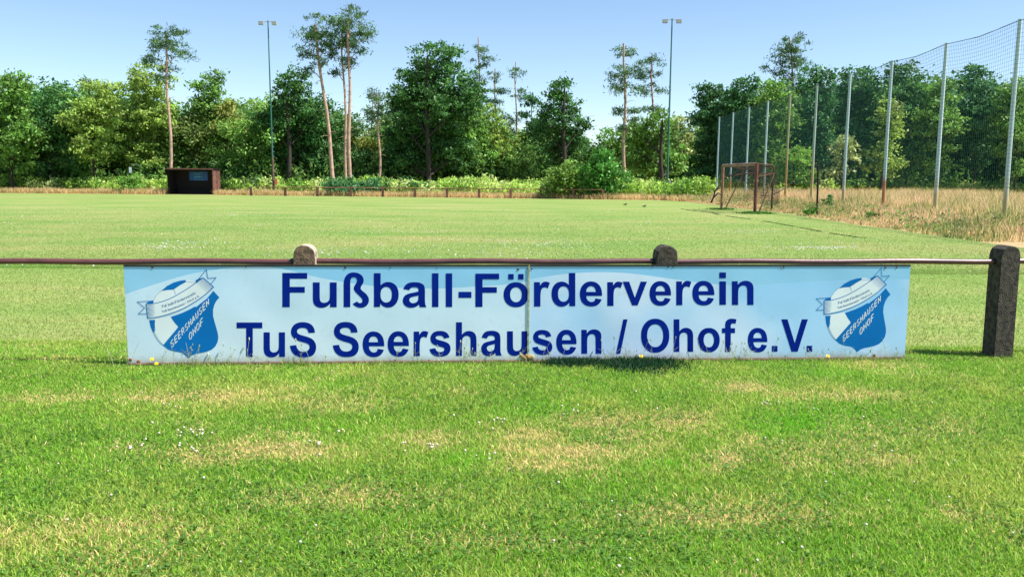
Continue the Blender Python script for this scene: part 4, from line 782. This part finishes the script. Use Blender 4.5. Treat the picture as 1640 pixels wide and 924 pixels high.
# trees beyond the sides of the photographed strip
for px, D, tp, c_, lab in [(20, 84, 110, MID, 'tall green tree at the far left end of the wood edge'), (85, 86, 140, OAK, 'dark rounded tree second from the left end of the wood edge'), (150, 85, 120, LIT, 'light green tree left of the bright leaved tree'),
                       (1500, 83, 120, MID, 'green tree right of the last dark tree behind the net'), (1560, 85, 100, DRK, 'dark tall tree near the right end of the wood edge'), (1625, 82, 130, MID, 'mid green tree at the right end of the wood edge'), (-40, 84, 130, OAK, 'dark tree cut by the left picture edge'), (1690, 84, 120, OAK, 'dark tree cut by the right picture edge')]:
    hh_ = 275 - tp; lob = [(px, tp + hh_ * .5, 30, hh_ * .3), (px + 4, tp + 24, 22, 22)] + [(px + rng.uniform(-30, 30), tp + 30 + rng.random() * (hh_ - 40), rng.uniform(16, 28), rng.uniform(14, 26)) for _ in range(7)]
    tree('tree', lab, px, D, lob, c_, 1.5, .17, .14)

# ================================================================== FAR RAIL
pxs = [(402, 312.9), (457, 313.6), (508.4, 314.1), (562, 314.5), (613, 314.8), (664.5, 315.5), (716, 316), (767, 316.6), (817.7, 317.2), (866, 317.6), (918, 318.2), (965.5, 318.8)]
fp = [ground(x_, y_ + .7) for x_, y_ in pxs]
fe = empty('rail_fence', tuple(fp[0]), 'low brown wooden rail fence along the far side of the pitch', 'fence')
for p in fp:
    MB().box((p.x, p.y, .34), (.20, .16, .80)).build('post', M_BROWN, fe)
for a, b in zip(fp[:-1], fp[1:]):
    MB().tube([Vector((a.x, a.y, .78)), (Vector((a.x, a.y, .765)) + Vector((b.x, b.y, .765))) / 2, Vector((b.x, b.y, .78))], .04, 6).build('rail', M_FRAIL, fe)

# ================================================================== DUGOUT
d0 = ground(269, 311.5); d1 = ground(343.5, 311.9); dy = d0.y
de = empty('dugout', (d0.x, dy, 0), 'dark wooden team dugout open to the pitch with a brown side wall', 'dugout')
x0, x1, dep, hh_ = d0.x, d1.x, 2.0, 2.33
MB().box(((x0 + x1) / 2, dy + dep, hh_ / 2), (x1 - x0, .05, hh_)).build('back_wall', M_TAR, de)
q = MB(); q.box((x0 + .025, dy + dep / 2, hh_ / 2 - .01), (.05, dep, hh_ - .04)); q.build('side_wall', M_TAR, de)
q = MB(); nb = 9
for i in range(nb): q.box((x1 - .02 + .004 * (i % 2), dy + .05 + (i + .5) * (dep - .1) / nb, hh_ / 2 - .01), (.045, (dep - .1) / nb - .006, hh_ - .03 - .05 * (i % 3 == 1)))
o = q.build('side_wall', M_BROWN, de); o['label'] = 'red brown plank side wall in the sun'
MB().box((x1 - .035, dy + .03, hh_ / 2), (.09, .07, hh_ - .02)).build('corner_post', M_BROWN, de)
MB().box((x0 + .04, dy + .03, hh_ / 2), (.08, .06, hh_ - .02)).build('corner_post', M_TAR, de)
q = MB(); q.box(((x0 + x1) / 2, dy + dep / 2 - .05, hh_ + .03), (x1 - x0 + .22, dep + .3, .06)); q.build('roof', M_TAR, de)
MB().box(((x0 + x1) / 2, dy - .205, hh_ - .01), (x1 - x0 + .2, .03, .12)).build('roof_fascia', M_BROWN, de)
q = MB(); q.box(((x0 + x1) / 2, dy + dep - .3, .45), (x1 - x0 - .2, .38, .05)); q.box(((x0 + x1) / 2, dy + dep - .3, .2), (x1 - x0 - .6, .06, .44)); q.build('bench', M_TAR, de)
M_SIGN = mat('dark_blue_sign', (.008, .10, .38), .5, .2, 3); M_SIGNL = mat('pale_blue_print', (.10, .42, .50), .5, .1, 3)
ys = dy + dep - .05; sa = at(303, 275, ys); sb = at(333, 289.5, ys)
sg = MB().box(((sa.x + sb.x) / 2, ys, (sa.z + sb.z) / 2), (sb.x - sa.x, .02, sa.z - sb.z)).build('sign', M_SIGN, de)
q = MB()
def flat_strokes(txt, xa, za, cw, ch_, th):
    for i, ch in enumerate(txt):
        for st in STK[ch]:
            for (g,) in segs([(xa + i * cw * 1.25 + p[0] * cw, za + p[1] * ch_) for p in st], th): q.add([(p[0], ys - .013, p[1]) for p in g], [(0, 1, 2, 3)])
flat_strokes('GAST', sa.x + .42, sa.z - .33, .17, .22, .04)
for i, w_ in enumerate((.16, .12, .14, .08)): q.box((sa.x + .55 + i * .19, ys - .013, sa.z - .50), (w_, .004, .12))
q.box((sa.x + .85, ys - .013, sb.z + .10), (.9, .004, .03)); q.build('sign_print', M_SIGNL, sg)

# ================================================================== POLES
# lamp poles
b = ground(1068, 317.5); e = empty('lamp_pole', tuple(b), 'tall dark green pole with a small grey box, in front of the round oak', 'pole', 'floodlight poles behind the pitch')
MB().tube([(b.x, b.y, -.2), (b.x, b.y, 4), (b.x + .02, b.y, 15.5)], [.10, .085, .055], 12).build('pole', M_GREENP, e)
bx = at(1072.5, 292.5, b.y - .12); MB().box(bx, (.22, .16, .42)).box((bx.x, bx.y - .085, bx.z), (.17, .012, .34)).build('switch_box', M_GREY, e)
q = MB(); q.tube([(b.x - .7, b.y, 15.4), (b.x + .7, b.y, 15.4)], .035, 8); q.box((b.x - .6, b.y - .1, 15.25), (.42, .3, .3)); q.box((b.x + .6, b.y - .1, 15.25), (.42, .3, .3)); q.build('lamp_head', M_GREY, e)
b = ground(438.5, 312.6); e = empty('lamp_pole', tuple(b), 'thin pole, green above and rusty below, with an orange box, before the dark oak', 'pole', 'floodlight poles behind the pitch')
MB().tube([(b.x, b.y, -.2), (b.x - .02, b.y, 3.4)], [.11, .09], 10).build('lower_pole', M_BARK, e)
MB().tube([(b.x - .02, b.y, 3.4), (b.x - .1, b.y, 15.5)], [.075, .05], 10).build('upper_pole', M_GREENP, e)
bx = at(442, 291.5, b.y - .1); MB().box(bx, (.26, .2, .56)).box((bx.x, bx.y - .105, bx.z), (.2, .012, .46)).build('switch_box', M_ORANGE, e)
q = MB()
for i in range(12): q.box((b.x + .09, b.y - .04, 1.4 + i * .42), (.14, .03, .05))
q.build('climbing_step', M_GREY, e)
q = MB(); q.tube([(b.x - .8, b.y, 15.4), (b.x + .6, b.y, 15.4)], .035, 8); q.box((b.x - .7, b.y - .1, 15.25), (.42, .3, .3)); q.box((b.x + .5, b.y - .1, 15.25), (.42, .3, .3)); q.build('lamp_head', M_GREY, e)
# thin dark posts
for px, py, top, D, lab in ((1308.5, 334, 258, 41, 'thin black post in the dry meadow between the sixth and seventh net poles'), (1235.5, 333, 292, 47, 'short dark stake behind the goal net')):
    b = gx(px, D); tp = at(px + 2, top, D); setp(MB().tube([(b.x, D, -.2), (tp.x, D, tp.z)], [.055, .04], 7).build('stake', M_TAR), lab, 'post')
for px, D, top, lab in ((375.5, 82, 283, 'thin stake in the weeds right of the dugout'), (658, 82, 282, 'thin stake in the weeds left of the largest oak'), (1024.5, 76, 291, 'thin stake in the dry grass left of the green lamp pole')):
    b = gx(px, D); tp = at(px, top, D); setp(MB().tube([(b.x, D, -.2), (tp.x, D, tp.z)], [.03, .025], 6).build('stake', M_TAR), lab, 'post')
# small white notice left of the dugout
b = gx(238, 90); t1 = at(238, 270, 90); e = empty('notice_board', tuple(b), 'small blank white notice on a post far left in the bushes', 'sign')
MB().tube([(b.x, 88, 0), (b.x, 88, t1.z)], .04, 6).build('post', M_BARK, e); MB().box((b.x, 87.94, t1.z - .2), (.26, .03, .55)).build('plate', M_PALE, e)
e.location.y = 88

# ---- ball catch fence: poles in line, fine net
u_far, du_ = .003367, .0002273
pol = []
for k in range(12):
    u = u_far - k * du_; px = 850 + 1 / u; D = 77.0 * (1 / u_far) / (1 / u); pol.append(gx(px, D))
# straighten the line
pol = [pol[0].lerp(pol[-1], 0).copy() if False else p for p in pol]
de_ = (pol[9] - pol[0]); 
ce = empty('ball_catch_fence', tuple(pol[0]), 'tall ball catch fence of slim galvanised poles and fine dark net behind the goal', 'fence')
PH = 7.05
M_OCH = mat('ochre_stained_pole', (.42, .34, .16), .6, .3, 2, col2=(.28, .22, .10))
def pole_mat(a, b, z0, z1):
    m, nt, p = new_mat('pole_rust_fade'); L = nt.links; N = nt.nodes; tc = N.new('ShaderNodeTexCoord'); sp = N.new('ShaderNodeSeparateXYZ'); L.new(tc.outputs['Object'], sp.inputs[0])
    nz = N.new('ShaderNodeTexNoise'); nz.inputs['Scale'].default_value = 5; L.new(tc.outputs['Object'], nz.inputs['Vector'])
    ad = N.new('ShaderNodeMath'); ad.operation = 'MULTIPLY_ADD'; L.new(nz.outputs['Fac'], ad.inputs[0]); ad.inputs[1].default_value = .8; L.new(sp.outputs['Z'], ad.inputs[2])
    mr = N.new('ShaderNodeMapRange'); L.new(ad.outputs[0], mr.inputs[0]); mr.inputs[1].default_value = z0; mr.inputs[2].default_value = z1
    mx = N.new('ShaderNodeMix'); mx.data_type = 'RGBA'; L.new(mr.outputs[0], mx.inputs[0]); mx.inputs[6].default_value = (*b, 1); mx.inputs[7].default_value = (*a, 1); L.new(mx.outputs[2], p.inputs['Base Color']); p.inputs['Roughness'].default_value = .5; p.inputs['Metallic'].default_value = .15
    return m
GA = (.42, .56, .58); RU = (.34, .17, .07)
pm = {0: pole_mat(GA, (.40, .48, .46), .5, 1.5), 1: pole_mat(GA, (.40, .22, .06), 1.9, 2.7), 2: pole_mat(GA, (.42, .46, .42), .5, 1.5), 3: pole_mat(GA, (.38, .28, .16), 1.2, 2.4), 4: pole_mat((.36, .36, .20), (.38, .25, .07), 2.4, 4.5),
      5: pole_mat((.36, .46, .40), (.42, .36, .16), 2.2, 4.0), 6: pole_mat(GA, (.42, .36, .18), 1.3, 2.4), 7: pole_mat(GA, (.36, .18, .08), 1.9, 2.4)}
for i, p in enumerate(pol):
    MB().tube([(p.x, p.y, -.1), (p.x, p.y, 3.5), (p.x + .03, p.y, PH)], [.080, .075, .067], 12).build('pole', pm.get(i, pm[6]), ce)
q = MB()
for a, b in zip(pol[:-1], pol[1:]):
    A = Vector((a.x, a.y, PH - .05)); B = Vector((b.x, b.y, PH - .05)); q.tube([A, (A + B) / 2 - Vector((0, 0, .12)), B], .012, 5)
    A.z = B.z = 1.45; q.tube([A, (A + B) / 2 - Vector((0, 0, .05)), B], .008, 4)
q.build('tension_cable', M_DARKM, ce)
V = []; Fc = []
def thread(p, q_, r):
    d = (q_ - p).normalized(); a = d.cross(Vector((.3, 1, .2))).normalized() * r; b_ = d.cross(a).normalized() * r; k = len(V)
    for o_ in (p, q_):
        for t in (a + b_ * .5, -a + b_ * .5, -b_): V.append(tuple(o_ + t))
    for i in range(3): Fc.append((k + i, k + (i + 1) % 3, k + 3 + (i + 1) % 3, k + 3 + i))
cell = .14
for a, b in zip(pol[:-1], pol[1:]):
    A = Vector((a.x - .09, a.y, 0)); B = Vector((b.x - .09, b.y, 0)); L_ = (B - A).length; nv = int(L_ / cell)
    for i in range(nv + 1):
        t = i / nv; sag = .12 * 4 * t * (1 - t); p = A.lerp(B, t); thread(p + Vector((0, 0, 1.45)), p + Vector((0, 0, PH - .05 - sag)), .0036)
    nh = int((PH - 1.5) / cell)
    for j in range(nh + 1):
        z = 1.45 + j / nh * (PH - 1.5); sag = .12 * j / nh; m_ = 4
        for s in range(m_):
            t0, t1 = s / m_, (s + 1) / m_; thread(A.lerp(B, t0) + Vector((0, 0, z - sag * 4 * t0 * (1 - t0))), A.lerp(B, t1) + Vector((0, 0, z - sag * 4 * t1 * (1 - t1))), .0036)
link('net', mesh_np('net', np.array(V), np.array(Fc), 4), M_NET, ce)

# ================================================================== GOAL
g1 = ground(1208.8, 342.8); g0 = ground(1155.6, 336.2)
ge = empty('football_goal', tuple(g1), 'rusty red brown football goal with a sagging dark net', 'goal')
Hg = 2.47; gd = (g1 - g0).normalized(); back = Vector((-gd.y, gd.x, 0));
if back.x < 0: back = -back
Z = Vector((0, 0, 1)); rp = .082
MB().tube([g1 - Z * .1, g1 + Z * Hg], rp, 12).build('post', M_RUSTG, ge)
o = MB().tube([g0 - Z * .1, g0 + Z * Hg], rp, 12).build('post', mat('tan_worn_goal_paint', (.36, .20, .10), .75, .4, 3, col2=(.20, .09, .06)), ge); o['label'] = 'tan worn far goal post'
MB().tube([g0 + Z * (Hg - .05) - gd * .06, g1 + Z * (Hg - .05) + gd * .0], rp * .92, 12).build('crossbar', mat('crossbar_worn', (.32, .21, .16), .7, .5, 3, col2=(.16, .08, .06)), ge)
for g, bk in ((g1, .88), (g0, 1.12)):
    a0 = g + Z * (Hg - .03); a1 = a0 + back * .78 - Z * .06; a2 = a0 + back * bk - Z * .18; a3 = g + back * bk + Z * 1.98
    MB().tube([a0, a1, a2, a3], .022, 7).build('net_arm', M_RUSTG, ge)
    MB().tube([g + back * .18, a3], .034, 7).build('ground_strut', mat('strut_worn', (.20, .13, .08), .8, .4, 3), ge)
    MB().tube([g + Z * 1.78, a3], .026, 7).build('brace', M_RUSTG, ge)
MB().tube([g0 + back * 1.12 + Z * 1.98, g1 + back * .88 + Z * 1.98], .03, 8).build('rear_bar', M_RUSTG, ge)
V = []; Fc = []
def netpt(s, t):                     # s along the goal, t from crossbar back and down
    base = g0.lerp(g1, s); sag = math.sin(math.pi * s)
    if t < .35: k = t / .35; return base + back * (.88 * k) + Z * (Hg - .05 - .10 * k - .22 * sag * math.sin(math.pi * k))
    k = (t - .35) / .65; return base + back * (.88 + .55 * math.sin(math.pi * k * .6) * (.6 + .4 * sag)) + Z * ((Hg - .15) * (1 - k) + .45 * k + .10 * math.sin(7 * s))
ns, ntt = 44, 28
for i in range(ns + 1):
    for j in range(ntt): thread(netpt(i / ns, j / ntt), netpt(i / ns, (j + 1) / ntt), .006)
for j in range(ntt + 1):
    for i in range(ns): thread(netpt(i / ns, j / ntt), netpt((i + 1) / ns, j / ntt), .006)
for g, s in ((g1, 1.0), (g0, 0.0)):      # side sheets
    for i in range(1, 9):
        k = i / 9; thread(g + back * (.88 * k) + Z * (Hg - .08), g + back * (.2 + 1.1 * k) + Z * (.45 + .2 * (1 - k)), .004)
    for j in range(1, 15):
        z = Hg - .1 - j * .13; thread(g + Z * z, g + back * (.9 + .3 * math.sin(j * .2)) + Z * (z - .05), .004)
link('net', mesh_np('net', np.array(V), np.array(Fc), 4), M_ROPE, ge)
q = MB(); r0_ = [at(1218, 313, g1.y), at(1228, 314.5, g1.y + .2), at(1240, 311, g1.y + .5), at(1252, 305, g1.y + 1), at(1263, 296.5, g1.y + 1.4)]
q.tube(r0_, .022, 6); q.tube([at(1163, 283, g0.y), at(1172, 279, g0.y), at(1182, 274, g0.y)], .016, 5); q.tube([at(1174, 266, g0.y - .8), at(1192, 273, g0.y - 1.6), at(1207, 279, g1.y + .4)], .022, 5); q.tube([at(1195, 292, g0.y - 1), at(1203, 302, g0.y - 2), at(1208, 308, g1.y + .4)], .018, 5)
q.build('net_rope', M_ROPE, ge)
# green tufts at the post feet
n = 1500; P = []
for g in (g1, g0, g1 + back * .2): P += [(g.x + rng.normal() * .35, g.y + rng.normal() * .25, 0.008) for _ in range(500)]
P = np.array(P); blades('post_foot_grass', P, .05 + .10 * rng.random(n), .02 + .02 * rng.random(n), np.array([[.09, .22, .035]]) * (.6 + .8 * rng.random(n))[:, None], .7, label='unmown green grass tufts around the goal post feet', cat='grass')

# ================================================================== BRANCHES, LOGS
def branch(label, segs, D, r, nm='dead_branch', cat='branch'):
    q = MB()
    for pl in segs: pts = [at(px, py, D + dz) for px, py, dz in pl]; q.tube(pts, [r * (1 - .6 * i / (len(pts) - 1)) for i in range(len(pts))], 7)
    setp(q.build(nm, M_TAR), label, cat)
branch('dark dead branch standing in dry grass left of the goal', [[(1139, 325, 0), (1143, 315, 0), (1145, 306, .2), (1150, 299, 0)], [(1145, 306, 0), (1152, 301, 0)], [(1143, 316, 0), (1151, 309, 0), (1155, 313, 0)]], 50, .06)
branch('dark log leaning in the dry grass right of the green lamp pole', [[(1103, 305, 0), (1110, 297, 0), (1116, 291, .3)], [(1107, 301, 0), (1114, 302, 0)]], 72, .14, 'log', 'log')
branch('tangled dead branches behind the far rail right of the largest oak', [[(744, 300, 0), (756, 297, 0), (768, 299, 0)], [(750, 303, 0), (758, 292, .2), (764, 297, 0)], [(746, 296, 0), (760, 301, 0)]], 78, .10, 'brushwood', 'brushwood')
# earth clods in the dry strip, white stump plate
q = MB(); 
for i in range(14): p = ground(752 + rng.normal() * 9, 314.2 + rng.normal() * .4); q.ball((p.x, p.y + 1.2, .12), .22 * rng.uniform(.6, 1.3), 7, 5, (1.2, .8, .7))
setp(q.build('earth_heap', mat('dug_soil', (.20, .11, .08), .95, .6, 4, bump=.5)), 'low heap of dark earth clods behind the far rail', 'earth heap')
# two small dark birds on the pitch
for px, py, lab in ((1001.5, 330, 'small dark bird on the far pitch, left of the two'), (1032, 333, 'small dark bird on the far pitch, right of the two')):
    p = ground(px, py); e = empty('bird', tuple(p), lab, 'bird', 'birds on the pitch'); q = MB()
    q.ball((p.x, p.y, .10), .055, 8, 6, (1.5, .8, .8)); q.ball((p.x + .08, p.y, .15), .03, 7, 5); q.tube([(p.x + .10, p.y, .15), (p.x + .145, p.y, .145)], [.01, .003], 5); q.tube([(p.x - .05, p.y, .10), (p.x - .16, p.y, .08)], [.03, .014], 6)
    q.tube([(p.x + .02, p.y + .02, .08), (p.x + .02, p.y + .02, 0)], .008, 4); q.tube([(p.x + .02, p.y - .02, .08), (p.x + .02, p.y - .02, 0)], .008, 4); q.build('body', M_TAR, e)
